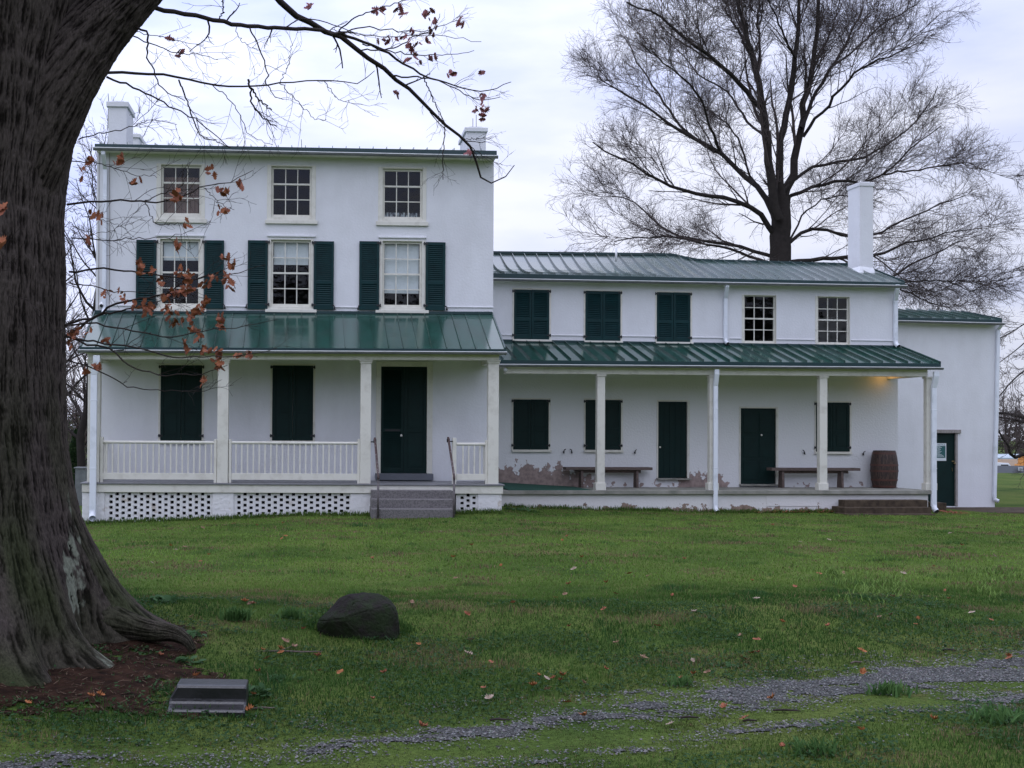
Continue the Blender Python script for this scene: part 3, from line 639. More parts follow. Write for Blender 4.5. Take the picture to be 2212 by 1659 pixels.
for i in range(n):
    a = Tw(i/n); c = Tw((i+1)/n); mb.hexa([a+Vector((0, -.09, -.035)), c+Vector((0, -.09, -.035)), c+Vector((0, .03, .0)), a+Vector((0, .03, .0)), a+Vector((0, -.09, .03)), c+Vector((0, -.09, .03)), c+Vector((0, .03, .035)), a+Vector((0, .03, .035))])
mb.build('ridge_cap', M['edge'], roofw)
eave(wing, Wn, 590, 601.5, 610.5, 617, 1050, 1953, ED, VD-.002)
mb = MB(); a_ = Bw(1); c_ = Tw(1)
mb.hexa([a_+Vector((0, 0, -.12)), a_+Vector((.02, 0, -.12)), c_+Vector((.02, 0, -.12)), c_+Vector((0, 0, -.12)), a_+Vector((0, 0, .04)), a_+Vector((.02, 0, .04)), c_+Vector((.02, 0, .04)), c_+Vector((0, 0, .04))])
mb.quad(a_+Vector((-.02, 0, -.05)), c_+Vector((-.02, 0, -.05)), Vector((vR+.01, c_.y, zW-.1)), Vector((vR+.01, VD, zW-.1)))
mb.pieces('rake_board', M['edge'], wing)
ch, cw = chimney(wing, Wn, 1856.5, 1889, 391, 402, 588, ED+1.05, .62, capout=.02)
r_ = (cw[0]-.05, cw[1]+.03); zb = Wn.at(1870, 588, ED+1.0)[1]
mb = MB(); mb.hexa([(cw[0]-.06, ED+.98, zb-.02), (cw[1]+.03, ED+.98, zb-.08), (cw[1]+.03, ED+1.75, zb-.05), (cw[0]-.06, ED+1.75, zb), (cw[0]+.02, ED+1.055, zb+.16), (cw[1]-.02, ED+1.055, zb+.12), (cw[1]-.02, ED+1.65, zb+.16), (cw[0]+.02, ED+1.65, zb+.16)]); mb.build('chimney_flashing', M['white'], ch)
p_ = Wn.p(1331, 557, ED+1.2); q2 = Wn.p(1331, 536, ED+1.2); mb = MB(); mb.tube([p_-Vector((0, 0, .1)), q2], .028, 10); mb.build('vent_pipe', M['white'], wing, smooth=True)
elbow_spout(Wn, wing, 1563.3, 1570.5, 612, 742, VD-.05, ED-.02, topx=1570.5, kick=.1)
elbow_spout(Wn, wing, 1930.5, 1938.5, 617, 748, VD-.05, ED-.02, topx=1938, kick=.1)
# wing porch
wR0 = lambda s: Wn.p(1075, 777.5, -.12).lerp(Wn.p(2031, 785, -.12), s)
wR1 = lambda s: Wn.p(1070, 737.5, VD-.005).lerp(Wn.p(1941, 750.5, VD-.005), s)
pw0, pw1 = wR0(0), wR1(0)
def wB(s): a = wR0(0); c = wR0(1); return a.lerp(c, s)
def wTt(s):
    a = wR1(0); c = wR1(1); b0 = wB(0); b1 = wB(1); u = b0.x+(b1.x-b0.x)*s; k = (u-a.x)/(c.x-a.x); return Vector((u if u < c.x else u, VD-.005, a.z+(c.z-a.z)*k))
fan_roof(wing, wTt, wB, [k/34+.012 for k in range(34)]+[.998], h=.055)
eave(wing, Wn, 778.5, 786.5, 785.5, 793.5, 1075, 2031.5, -.13, VD-.01)
mb = MB(); p, q3 = wB(1), wTt(1)
mb.hexa([p+Vector((0, 0, -.14)), p+Vector((.02, 0, -.14)), q3+Vector((.02, 0, -.14)), q3+Vector((0, 0, -.14)), p+Vector((0, 0, .05)), p+Vector((.02, 0, .05)), q3+Vector((.02, 0, .05)), q3+Vector((0, 0, .05))])
mb.pieces('rake_board', M['edge'], wing)
a_, c_ = wTt(0), wTt(1); mb = MB(); mb.bar(a_.x, vR, VD-.05, VD-.002, (a_.z-.01, a_.z+.05), (wTt(.95).z-.01, wTt(.95).z+.045)); mb.build('flashing', M['edge'], wing)
a_ = Wn.at(1092, 790, .0); c_ = Wn.at(2004, 797, .0); bz0 = Wn.at(1110, 807, .0)[1]; bz1 = Wn.at(2004, 813.5, .0)[1]
mb = MB(); mb.bar(a_[0], c_[0], .0, .16, (bz0, a_[1]+.05), (bz1, c_[1]+.05)); mb.bar(c_[0]-.14, c_[0], .16, VD+.0, (bz1, c_[1]+.05), (bz1, c_[1]+.05)); mb.pieces('porch_beam', M['cream'], wing, bevel=.006)
mb = MB(); mb.box(a_[0]-.6, c_[0]-.14, .161, VD-.003, bz1+.16, bz1+.19); mb.build('porch_ceiling', M['cream'], wing)
wd0 = Wn.at(1540, 1059.5, -.08)[1]
uD0 = Wn.at(1060, 1060, -.1)[0]; uD1 = Wn.at(2013.5, 1060, -.1)[0]
mb = MB(); mb.box(uD0, uD1, -.1, VD-.002, wd0-.09, wd0); mb.build('porch_slab', M['concrete'], wing, bevel=.01)
mb = MB(); mb.box(uD0, uD1-.05, -.02, .3, -.8, wd0-.091); mb.box(uD1-.3, uD1-.05, .3, VD, -.8, wd0-.091)
r_ = rect(Wn, 1656, 1772, 1068, 1094, -.03); mb.box(r_[0], r_[1], -.032, -.0205, r_[2], r_[3]); mb.build('porch_foundation', M['found'], wing, bevel=.01)
for (x0, x1, x2, x3, dd) in ((1290.5, 1307.5, 1287.5, 1309.5, 0), (1533.5, 1551, 1530.5, 1553.5, 0), (1771.5, 1788, 1769, 1790.5, 0), (2001.5, 2021, 1999.5, 2024.5, -.02)):
    u0, u1 = Wn.at(x0, 930, .0)[0], Wn.at(x1, 930, .0)[0]; v0, v1 = Wn.at(x2, 1050, -.02)[0], Wn.at(x3, 1050, -.02)[0]
    if x0 > 2000: u0 += .0
    zt = bz0+(bz1-bz0)*(u0-a_[0])/(c_[0]-a_[0])
    mb = MB(); mb.box(u0, u1, dd+.01, dd+.15, wd0+.001, zt-.05); p = mb.build('porch_post', M['cream'], wing, bevel=.01)
    mb = MB(); mb.box(v0, v1, dd-.01, dd+.17, wd0+.001, wd0+.17); mb.build('plinth', M['cream'], p, bevel=.008)
    mb = MB(); mb.box(u0-.02, u1+.02, dd-.01, dd+.17, zt-.05, zt-.001); mb.build('capital', M['cream'], p, bevel=.006)
elbow_spout(Wn, wing, 1540.8, 1549.8, 798, 1104, -.07, -.15, topx=1548, kick=.08)
elbow_spout(Wn, wing, 2012, 2022, 803, 1103, -.10, -.16, topx=2022, kick=.08)
# flood lamp under the left end of the porch beam
p_ = Wn.p(1091, 797, .0); mb = MB(); mb.tube([p_+Vector((0, .0, .03)), p_+Vector((0, -.05, .0)), p_+Vector((-.01, -.11, -.03))], [.02, .03, .05], 12); mb.build('floodlight', M['white'], wing, smooth=True)
# the lit lamp under the ceiling at the right end
lz_ = bz1+.155; lu = Wn.at(1912, 820, VD-.2)[0]
mb = MB(); mb.lathe((lu, VD-.42, lz_-.035), [(.001, .033), (.07, .033), (.075, .01), (.06, 0), (.001, 0)], 20); pl = mb.build('porch_lamp', M['white'], wing, smooth=True)
mb = MB(); mb.lathe((lu, VD-.42, lz_-.055), [(.001, .0), (.03, .005), (.045, .02), (.001, .02)], 16)
em = bpy.data.materials.new('warm_bulb'); em.use_nodes = True; em.node_tree.nodes['Principled BSDF'].inputs['Emission Color'].default_value = (1, .5, .16, 1); em.node_tree.nodes['Principled BSDF'].inputs['Emission Strength'].default_value = 6
mb.build('bulb', em, pl, smooth=True)
la = bpy.data.lights.new('porch_lamp_light', 'POINT'); la.energy = 1.2; la.color = (1, .50, .14); la.shadow_soft_size = .12
lo = bpy.data.objects.new('porch_lamp_light', la); COL.objects.link(lo); lo.location = Wn.w(lu-.0, VD-.24, lz_-.09)
# mat, benches, barrel, steps
mt = thing('green_ramp', 'dark green carpeted ramp against the peeling wall at the left end of the wing porch', 'ramp', Wn, (Wn.at(1150, 1050, .8)[0], .8, wd0))
mb = MB(); zr = Wn.at(1096, 1041, VD-.05)[1]; ua, ub = Wn.at(1070, 1050, 1.2)[0], Wn.at(1246, 1050, 1.2)[0]
mb.hexa([(ua, -.05, wd0+.003), (ub, .02, wd0+.003), (ub, VD-.02, wd0+.003), (ua, VD-.02, wd0+.003), (ua, -.05, wd0+.02), (ub, .02, wd0+.01), (ub, VD-.02, wd0+.012), (ua, VD-.02, zr)]); mb.build('carpet', M['mat'], mt)
# board edge beneath
mb = MB(); mb.box(ua, ub-.2, .02, VD-.03, wd0-.002, wd0+.004); mb.build('underlay', M['greywood'], mt)
def bench(x0, x1, yt, yb, legs, label, d0, d1):
    u0, u1 = Wn.at(x0, yt, d0)[0], Wn.at(x1, yt, d0)[0]; um = (x0+x1)/2; z1 = Wn.at(um, yt, d0)[1]; z0 = Wn.at(um, yb, d0)[1]
    t_ = thing('wooden_bench', label, 'bench', Wn, ((u0+u1)/2, (d0+d1)/2, wd0), 'benches on the wing porch')
    mb = MB(); mb.box(u0, u1, d0, d1, z0, z1); mb.build('seat', M['woodbench'], t_, bevel=.006)
    mb = MB(); mb.box(u0+.25, u1-.25, (d0+d1)/2-.015, (d0+d1)/2+.015, z0-.07, z0-.001); mb.build('stretcher', M['woodbench'], t_, bevel=.004)
    for x in legs:
        u = Wn.at(x, 1030, d0)[0]
        mb = MB(); mb.hexa([(u-.030, d0+.02, wd0+.002), (u+.025, d0+.02, wd0+.002), (u+.025, d1-.02, wd0+.002), (u-.030, d1-.02, wd0+.002), (u-.03, d0+.05, z0-.001), (u+.03, d0+.05, z0-.001), (u+.03, d1-.05, z0-.001), (u-.03, d1-.05, z0-.001)]); mb.build('leg', M['woodbench'], t_, bevel=.004)
bench(1223, 1410, 1009.5, 1015.5, (1259, 1378.5), 'brown wooden bench under the second shuttered window, in front of peeling plaster', VD-.38, VD-.1)
bench(1667, 1859, 1011, 1017, (1694, 1822), 'brown wooden bench between the right porch door and the barrel', VD-.42, VD-.14)
cu = (Wn.at(1884, 1020, VD-.35)[0]+Wn.at(1936, 1020, VD-.35)[0])/2; rr = (Wn.at(1936, 1020, VD-.35)[0]-Wn.at(1884, 1020, VD-.35)[0])/2; zt = Wn.at(1910, 973.5, VD-.35)[1]
bt = thing('wooden_barrel', 'old brown wooden barrel with rusty hoops at the right corner of the porch', 'barrel', Wn, (cu, VD-.35, wd0))
Hb = zt-wd0; mb = MB(); ns = 22
def rb(t): return rr*(.80+.20*math.sin(math.pi*t)**.8)
for k in range(ns):
    t0 = 2*math.pi*(k+.03)/ns; t1 = 2*math.pi*(k+.97)/ns; tm_ = (t0+t1)/2
    for j in range(10):
        a, c = j/10, (j+1)/10
        for ta, tb in ((t0, tm_), (tm_, t1)):
            mb.quad(*[(cu+rb(tt)*math.cos(th), VD-.35+rb(tt)*math.sin(th), wd0+.004+Hb*tt) for th, tt in ((ta, a), (tb, a), (tb, c), (ta, c))])
mb.build('staves', M['barrel'], bt)
mb = MB(); mb.lathe((cu, VD-.35, wd0), [(rb(.5)*.96, .02), (rb(0)*.95, .02)], 22); mb.lathe((cu, VD-.35, wd0), [(.001, Hb*.965), (rb(.97)*.95, Hb*.965), (rb(.97)*.97, Hb*.99)], 32); mb.build('lid', M['barrel'], bt)
mb = MB(); mb.lathe((cu, VD-.35, wd0), [(rb(k/12)*.975, Hb*k/12+.004) for k in range(12)], 32); mb.build('inner_staves', M['black'], bt)
for z in (.045, .22, .46, .62, .93):
    mb = MB(); mb.lathe((cu, VD-.35, wd0), [(rb(z)+.002, Hb*(z-.026)), (rb(z)+.007, Hb*(z-.026)), (rb(z+.03)+.007, Hb*(z+.026)), (rb(z+.03)+.002, Hb*(z+.026))], 32); mb.build('hoop', M['band'], bt, smooth=False)
st2 = thing('concrete_steps', 'brown stained concrete steps at the right end of the wing porch', 'steps', Wn, (Wn.at(1920, 1100, -.5)[0], -.5, -.3))
stair(Wn, st2, [(1825, 2004, 1080.5, 1098, -.40, -.101), (1825.5, 2012, 1096.5, 1113, -.70, -.101), (1836, 2021, 1111, 1135, -1.0, -.101)], 'brownstep')
# ================================================================== ANNEX
AD = 3.6
annex = thing('white_annex', 'plain white stucco end building with a dark green door at the far right', 'outbuilding', Wn, (Wn.at(2050, 1095, AD)[0], AD, -.5))
xr_t = Wn.at(2160, 703, AD)[0]; xr_b = Wn.at(2149, 1095, AD)[0]; zt_ = Wn.at(2050, 694, AD)[1]; zb_ = -1.0
xl = vR-1.0
dh = rect(Wn, 2003, 2066.6, 935, 1094, AD)
mb = MB(); wall_sheet(mb, xl, xr_b, zb_, dh[3]+.05, AD, [(dh[0], dh[1], dh[2], dh[3])], .12)
mb.quad((xl, AD, dh[3]+.05), (xr_b, AD, dh[3]+.05), (xr_t, AD, zt_+.05), (xl, AD, zt_+.05))
mb.quad((xr_b, AD, zb_), (xr_b, AD+5, zb_), (xr_b, AD+5, dh[3]+.05), (xr_b, AD, dh[3]+.05)); mb.quad((xr_b, AD, dh[3]+.05), (xr_b, AD+5, dh[3]+.05), (xr_t, AD+5, zt_+.2), (xr_t, AD, zt_+.05))
mb.quad((xr_t, AD+5, zb_), (xl, AD+5, zb_), (xl, AD+5, zt_+.2), (xr_t, AD+5, zt_+.2)); mb.build('wall', M['stucco'], annex)
aE = AD-.2
b0 = Wn.p(1925, 685, aE); b1 = Wn.p(2163.5, 690.5, aE)
def aB(s): return b0.lerp(b1, s)
def aT(s):
    v = b0.lerp(b1, s); v = Vector((v.x, aE+1.75, 0)); e = CR.transposed()@(Wn.o+Wn.m@Vector((v.x, v.y, 3.5))-EYE); x = PX+F*e.x/-e.z
    return Vector((v.x, v.y, Wn.at(x, interp(x, [1900, 1940, 2077, 2200], [666.5, 668, 673.5, 678]), v.y)[1]))
rf = fan_roof(annex, aT, aB, [(k+.4)/9.3 for k in range(9)], h=.05, name='roof')
mb = MB(); mb.quad(aT(0), aT(1), aT(1)+Vector((0, 4, -.5)), aT(0)+Vector((0, 4, -.5))); mb.build('rear_slope', M['roofgreen'], rf)
eave(annex, Wn, 685.5, 692, 690.8, 698, 1925, 2163.5, aE, AD-.002)
mb = MB(); a_, c_ = aB(1), aT(1)
mb.hexa([a_+Vector((0, 0, -.12)), a_+Vector((.02, 0, -.12)), c_+Vector((.02, 0, -.12)), c_+Vector((0, 0, -.12)), a_+Vector((0, 0, .04)), a_+Vector((.02, 0, .04)), c_+Vector((.02, 0, .04)), c_+Vector((0, 0, .04))]); mb.pieces('rake_board', M['edge'], annex)
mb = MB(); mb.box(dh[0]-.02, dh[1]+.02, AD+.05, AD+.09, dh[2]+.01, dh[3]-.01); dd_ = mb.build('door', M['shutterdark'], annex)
mb = MB(); o_ = rect(Wn, 1999, 2074, 928, 935.5, AD); mb.box(o_[0], o_[1], AD-.05, AD+.04, o_[2]+.002, o_[3]); mb.box(dh[1]-.035, dh[1]+.03, AD-.012, AD+.045, dh[2], o_[2]); mb.box(dh[0]-.02, dh[0]+.02, AD-.012, AD+.045, dh[2], o_[2]); mb.pieces('door_frame', M['greywood'], annex, bevel=.006)
u, z = Wn.at(2062, 1001, AD); mb = MB(); mb.tube([(u, AD+.05, z), (u, AD-.0, z)], .012, 8); mb.lathe((u, AD-.01, z), [(.001, -.025), (.02, -.018), (.026, 0), (.02, .018), (.001, .025)], 12); mb.box(u-.05, u+.03, AD+.035, AD+.049, z+.04, z+.075); mb.tube([(u-.05, AD+.04, z-.12), (u-.035, AD+.04, z-.22)], .006, 6); mb.build('door_handle', M['brass'], dd_)
# the notice on the door
nr = rect(Wn, 2009, 2046, 957.5, 995.5, AD); no = MB(); no.box(nr[0], nr[1], AD+.04, AD+.046, nr[2], nr[3])
M['paper'] = mat('notice_white', (.70, .74, .76), .4, var=.05); M['noticegreen'] = mat('notice_green', (.02, .11, .11), .5, var=.1)
nto = thing('notice_sign', 'white and green public notice fixed to the dark green end door', 'sign', Wn, ((nr[0]+nr[1])/2, AD+.04, nr[2]))
no.build('board', M['paper'], nto)
nw, nh = nr[1]-nr[0], nr[3]-nr[2]; mb = MB(); mb.box(nr[0]+nw*.05, nr[1]-nw*.05, AD+.0375, AD+.0395, nr[2]+nh*.17, nr[2]+nh*.85); mb.build('green_panel', M['noticegreen'], nto)
mb = MB()
for k in range(11):
    z = nr[2]+nh*(.80-.056*k); x = nr[0]+nw*.09; e_ = nr[0]+nw*random.uniform(.6, .9)
    while x < e_:
        wl = random.uniform(.015, .05); mb.box(x, min(x+wl, e_), AD+.036, AD+.0372, z, z+nh*.024); x += wl+.008
for k in range(2):
    x = nr[0]+nw*.2
    while x < nr[0]+nw*.8: wl = random.uniform(.01, .03); mb.box(x, x+wl, AD+.0385, AD+.0397, nr[2]+nh*(.06+.05*k), nr[2]+nh*(.075+.05*k)); x += wl+.008
mb.build('small_print', M['paper'], nto)
cu_ = bpy.data.curves.new('notice_title', 'FONT'); cu_.body = 'PUBLIC NOTICE'; cu_.size = nh*.15; cu_.align_x = 'CENTER'; cu_.extrude = .0006
to = bpy.data.objects.new('notice_title_text', cu_); COL.objects.link(to); bpy.context.view_layer.update()
me = bpy.data.meshes.new_from_object(to.evaluated_get(bpy.context.evaluated_depsgraph_get())); COL.objects.unlink(to); bpy.data.objects.remove(to)
tm = bpy.data.objects.new('title_lettering', me); COL.objects.link(tm); tm.parent = nto; tm.rotation_euler = (math.pi/2, 0, 0); tm.location = (0, -.0015, nh*.875); tm.scale = (min(1, nw*.86/max(.01, me.vertices and max(v.co.x for v in me.vertices)*2)),)*3; me.materials.append(M['noticegreen'])
# annex downspout, follows the leaning wall edge
mb = MB(); pts = [Wn.p(2163, 703, aE-.03), Wn.p(2156, 712, AD-.05), Wn.p(2153.5, 860, AD-.05), Wn.p(2148, 1075, AD-.05)]
for i in range(3):
    p, q3 = pts[i], pts[i+1]; hw = .045; mb.hexa([(q3.x-hw, q3.y-.035, q3.z), (q3.x+hw, q3.y-.035, q3.z), (q3.x+hw, q3.y+.035, q3.z), (q3.x-hw, q3.y+.035, q3.z), (p.x-hw, p.y-.035, p.z), (p.x+hw, p.y-.035, p.z), (p.x+hw, p.y+.035, p.z), (p.x-hw, p.y+.035, p.z)])
ds = mb.build('downspout', M['pipe'], annex, bevel=.008)
e_ = pts[3]; mb = MB(); mb.tube([e_+Vector((0, 0, .03)), e_+Vector((0, 0, -.04)), e_+Vector((.07, -.08, -.1))], [.05, .052, .052], 12, cap=False); mb.build('downspout_elbow', M['pipe'], ds, smooth=True)
mb = MB(); mb.tube([e_+Vector((.065, -.074, -.096)), e_+Vector((.068, -.077, -.098))], .049, 12); mb.build('downspout_mouth', M['black'], ds)
# ================================================================== GROUND
gp = [MAIN.p(-200, 1133, 0), MAIN.p(200, 1131, 0), MAIN.p(480, 1121, 0), MAIN.p(640, 1113, 0), MAIN.p(803, 1113, 0), MAIN.p(1060, 1109, 0)]
gp2 = [WING.w(*WING.p(x, y, 0)) for x, y in ((1130, 1097), (1300, 1101), (1540, 1107), (1750, 1107), (1850, 1107), (2040, 1108), (2120, 1113), (2400, 1122))]
GX = np.array([p.x for p in gp+gp2]); GZ = np.array([p.z for p in gp+gp2])
TX, TY = -2.86, 8.25              # the oak
def track_c(X): return np.interp(X, [-4, -1.16, -.47, .5, 1.95, 4.45, 8, 12], [5.6, 5.8, 5.93, 6.28, 6.95, 7.92, 9.3, 11])-.28
def hgt(X, Y, micro=True):
    X = np.asarray(X, float); Y = np.asarray(Y, float)
    g = np.interp(X, GX, GZ); Yf = np.interp(X, [2.6, 3.4, 14], [23.0, 26.0, 27.2])
    t = np.clip((Y-12)/(Yf-12), 0, 1); z = g*t*t*(3-2*t)*(1)
    t2 = np.clip((Y-Yf)/(45-Yf), 0, 1); z = z+(-.45-g)*t2
    t3 = np.clip((Y-45)/65, 0, 1); z = z+(-1.6)*t3
    bank = .13*np.exp(-((Y-9.9-.05*X)/1.25)**2)*np.clip((X+4)/2, 0, 1)*np.clip((9-X)/4, .25, 1)
    mound = .22*np.exp(-((X-TX)**2+(Y-TY)**2)/(2*1.35**2))
    z = z+bank+mound
    tr = np.abs(Y-track_c(X)); z = z-.03*np.exp(-(tr/.6)**2)
    if micro:
        near = np.clip((60-Y)/50, 0, 1)*np.clip((Yf-1-Y)/1.5, .15, 1)
        z = z+(fbm(X*.9, Y*.9, 3, 3)-.5)*.07*near+(fbm(X*4, Y*4, 5, 2)-.5)*.025*near
    return z
def hz(x, y): return float(hgt(np.array([x]), np.array([y]))[0])
def gpx(px, py):                     # ground point under a pixel
    r = ray(px, py); lo, hi = 3.0, 60.0
    for _ in range(50):
        m_ = (lo+hi)/2; p = EYE+r*(m_/r.y)
        if p.z > hz(p.x, p.y): lo = m_
        else: hi = m_
    return p.x, p.y
def soil_m(X, Y):                  # >0 inside the bare soil round the oak
    e = 1-np.sqrt(((X+1.75)/1.05)**2+((Y-7.25)/.85)**2)
    e2 = .75-np.sqrt(((X+1.6)/1.1)**2+((Y-8.4)/.7)**2)
    return np.maximum(e, e2)+(fbm(X*3, Y*3, 11, 4)-.5)*1.0+(vn(X*30, Y*30, 13)-.5)*.25
B1X = [-4, -1.16, -.47, .5, 1.95, 4.45, 8, 12]; B1Y = [5.6, 5.8, 5.93, 6.28, 6.95, 7.92, 9.3, 11]
def gravel_m(X, Y):
    b1 = np.interp(X, B1X, B1Y); b2 = np.interp(X, [-4, .93, 2.29, 4, 8, 12], [4.6, 5.72, 6.30, 7.0, 8.5, 10.1]); X0 = np.asarray(X, float)
    a = np.exp(-((Y-b1)/np.interp(X, [-3, 0, 2, 4.5], [.14, .20, .28, .36]))**2)*np.interp(X, [-3, -1, .5, 2, 4.5], [.46, .66, .88, 1.05, 1.22])
    b = np.exp(-((Y-b2)/.17)**2)*np.interp(X, [-1, .5, 2, 4.5, 6], [.0, .30, .55, .72, .8])
    return np.maximum(a, b)-.60+(fbm(X*3.0, Y*8, 21, 5)-.5)*1.7+(vn(X*45, Y*60, 25)-.5)*.4
def gmat():
    m = mat('lawn_soil', (.06, .095, .022), .95, spec=.05); t = m.node_tree; b = t.nodes['Principled BSDF']
    tcn = t.nodes.new('ShaderNodeTexCoord')
    def noise(sc, de=8, ro=.6):
        n = t.nodes.new('ShaderNodeTexNoise'); n.inputs['Scale'].default_value = sc; n.inputs['Detail'].default_value = de; n.inputs['Roughness'].default_value = ro; t.links.new(tcn.outputs['Object'], n.inputs['Vector']); return n
    def ramp(n, els):
        r = t.nodes.new('ShaderNodeValToRGB'); t.links.new(n.outputs['Fac'], r.inputs[0]); e = r.color_ramp.elements
        while len(e) < len(els): e.new(.5)
        for x, (p, c) in zip(e, els): x.position = p; x.color = (*c, 1)
        return r
    a = ramp(noise(.55), [(.30, (.034, .070, .015)), (.5, (.080, .122, .026)), (.68, (.125, .150, .040))])
    c = ramp(noise(28, 6, .7), [(.30, (.45, .45, .45)), (.55, (1, 1, 1)), (.75, (1.5, 1.35, 1.2))])
    mx1 = t.nodes.new('ShaderNodeMix'); mx1.data_type = 'RGBA'; mx1.blend_type = 'MULTIPLY'; mx1.inputs[0].default_value = 1
    t.links.new(a.outputs[0], mx1.inputs[6]); t.links.new(c.outputs[0], mx1.inputs[7])
    d = ramp(noise(1.7, 9, .65), [(.60, (0, 0, 0)), (.72, (.55, .55, .55))])
    mx2 = t.nodes.new('ShaderNodeMix'); mx2.data_type = 'RGBA'; t.links.new(d.outputs[0], mx2.inputs[0]); t.links.new(mx1.outputs[2], mx2.inputs[6]); mx2.inputs[7].default_value = (.15, .105, .055, 1)
    t.links.new(mx2.outputs[2], b.inputs['Base Color'])
    bn = t.nodes.new('ShaderNodeBump'); bn.inputs['Strength'].default_value = .5; bn.inputs['Distance'].default_value = .03; t.links.new(noise(45, 6, .7).outputs['Fac'], bn.inputs['Height']); t.links.new(bn.outputs[0], b.inputs['Normal'])
    return m
M['lawn'] = gmat()
M['soil'] = mat('bare_soil', (.044, .023, .015), .95, spec=.05, col2=(.012, .007, .005), vscale=9, m2=(.35, .65), bump=.8, bscale=40, bdist=.02)
M['gravel'] = mat('grey_gravel', (.10, .10, .098), .9, col2=(.03, .032, .022), vscale=75, m2=(.36, .66), bump=1, bscale=70, bdist=.02)
def axis(*seg):
    out = []
    for a, b_, n in seg: out += list(np.linspace(a, b_, n, endpoint=False))
    return np.array(out+[seg[-1][1]])
xs = axis((-400, -60, 18), (-60, -7, 40), (-7, 15, 200), (15, 60, 50), (60, 400, 20)); ys = axis((-60, 3, 24), (3, 14, 110), (14, 30, 110), (30, 130, 60), (130, 900, 30))
XX, YY = np.meshgrid(xs, ys); ZZ = hgt(XX, YY); V = np.stack([XX, YY, ZZ], -1).reshape(-1, 3)
nx, ny = len(xs), len(ys); I = (np.arange(ny-1)[:, None]*nx+np.arange(nx-1)[None]).ravel()
g_ = npmesh('ground', V, np.stack([I, I+1, I+nx+1, I+nx], 1), M['lawn'], smooth=True); prop(g_, 'green winter lawn sloping gently up to the white houses', 'lawn', kind='structure')
def patch(name, x0, x1, y0, y1, st, fn, lift, mt_, label, cat, kind, zn=0):
    xs = np.arange(x0, x1, st); ys = np.arange(y0, y1, st); XX, YY = np.meshgrid(xs, ys); ok = fn(XX, YY) > 0
    ZZ = hgt(XX, YY)+lift+(fbm(XX*14, YY*14, 31, 3)-.4)*zn
    V = np.stack([XX, YY, ZZ], -1).reshape(-1, 3); nx = len(xs); ny = len(ys)
    J, Ii = np.meshgrid(np.arange(nx-1), np.arange(ny-1)); k = (Ii*nx+J).ravel(); keep = (ok[:-1, :-1] & ok[1:, 1:] & ok[1:, :-1] & ok[:-1, 1:]).ravel(); k = k[keep]
    used, inv = np.unique(np.stack([k, k+1, k+nx+1, k+nx], 1), return_inverse=True)
    o = npmesh(name, V[used], inv.reshape(-1, 4), mt_, smooth=True); prop(o, label, cat, kind=kind); return o
patch('bare_soil', -4.6, .6, 5.8, 10, .02, soil_m, .006, M['soil'], 'dark bare soil under the big oak around its roots', 'soil', 'structure', .03)
patch('gravel_track', -5, 12, 4, 16, .02, (lambda X, Y: gravel_m(X, Y)-.16), .004, M['gravel'], 'worn grey gravel track crossing the grass in the foreground', 'track', 'structure', .012)
# loose stones of the track
n = 150000; X = rng.uniform(-3.4, 8.5, n); Y = track_c(X)+rng.uniform(-1.0, 1.0, n); k = (gravel_m(X, Y) > .30-.80*rng.random(n)**1.5); X = X[k]; Y = Y[k]; n = len(X)
Z = hgt(X, Y)+.008; sz = rng.uniform(.003, .0095, n)*rng.uniform(.6, 1.2, n)
oct_ = np.array([[1, 0, 0], [0, 1, 0], [-1, 0, 0], [0, -1, 0], [.3, 0, .75], [-.3, .1, .6]]); of = np.array([[0, 1, 4], [1, 5, 4], [1, 2, 5], [2, 3, 5], [3, 4, 5], [3, 0, 4]])
a = rng.uniform(0, 6.28, n); c, s_ = np.cos(a), np.sin(a); b0_ = oct_[None]*(sz[:, None, None]*rng.uniform(.6, 1.3, (n, 6, 1)))
Vx = b0_[..., 0]*c[:, None]-b0_[..., 1]*s_[:, None]+X[:, None]; Vy = b0_[..., 0]*s_[:, None]+b0_[..., 1]*c[:, None]+Y[:, None]; Vz = b0_[..., 2]*.7+Z[:, None]
g = (.035+.19*rng.random(n)**1.6)[:, None]*np.array([[1.0, .985, .93]])*(1+rng.normal(0, .05, (n, 3))); cc = np.repeat(g, 6, 0)
def colmat(name, rough=.7, trans=0, spec=.3):
    m = bpy.data.materials.new(name); m.use_nodes = True; t = m.node_tree; b = t.nodes['Principled BSDF']; b.inputs['Roughness'].default_value = rough; b.inputs['Specular IOR Level'].default_value = spec
    at = t.nodes.new('ShaderNodeAttribute'); at.attribute_name = 'col'; t.links.new(at.outputs['Color'], b.inputs['Base Color'])
    return m
M['stonecol'] = colmat('gravel_stone', .8, spec=.15); M['blade'] = colmat('grass_blade', .7, spec=.10)
_t = M['blade'].node_tree; _tr = _t.nodes.new('ShaderNodeBsdfTranslucent'); _mx = _t.nodes.new('ShaderNodeMixShader'); _mx.inputs[0].default_value = .35
_at = [n for n in _t.nodes if n.type == 'ATTRIBUTE'][0]; _o = [n for n in _t.nodes if n.type == 'OUTPUT_MATERIAL'][0]; _t.links.new(_at.outputs['Color'], _tr.inputs[0]); _t.links.new(_t.nodes['Principled BSDF'].outputs[0], _mx.inputs[1]); _t.links.new(_tr.outputs[0], _mx.inputs[2]); _t.links.new(_mx.outputs[0], _o.inputs[0])
o = npmesh('gravel_stones', np.stack([Vx, Vy, Vz], -1).reshape(-1, 3), (of[None]+6*np.arange(n)[:, None, None]).reshape(-1, 3), M['stonecol'], col=cc); prop(o, 'loose grey gravel stones scattered on the track', 'gravel', kind='stuff')
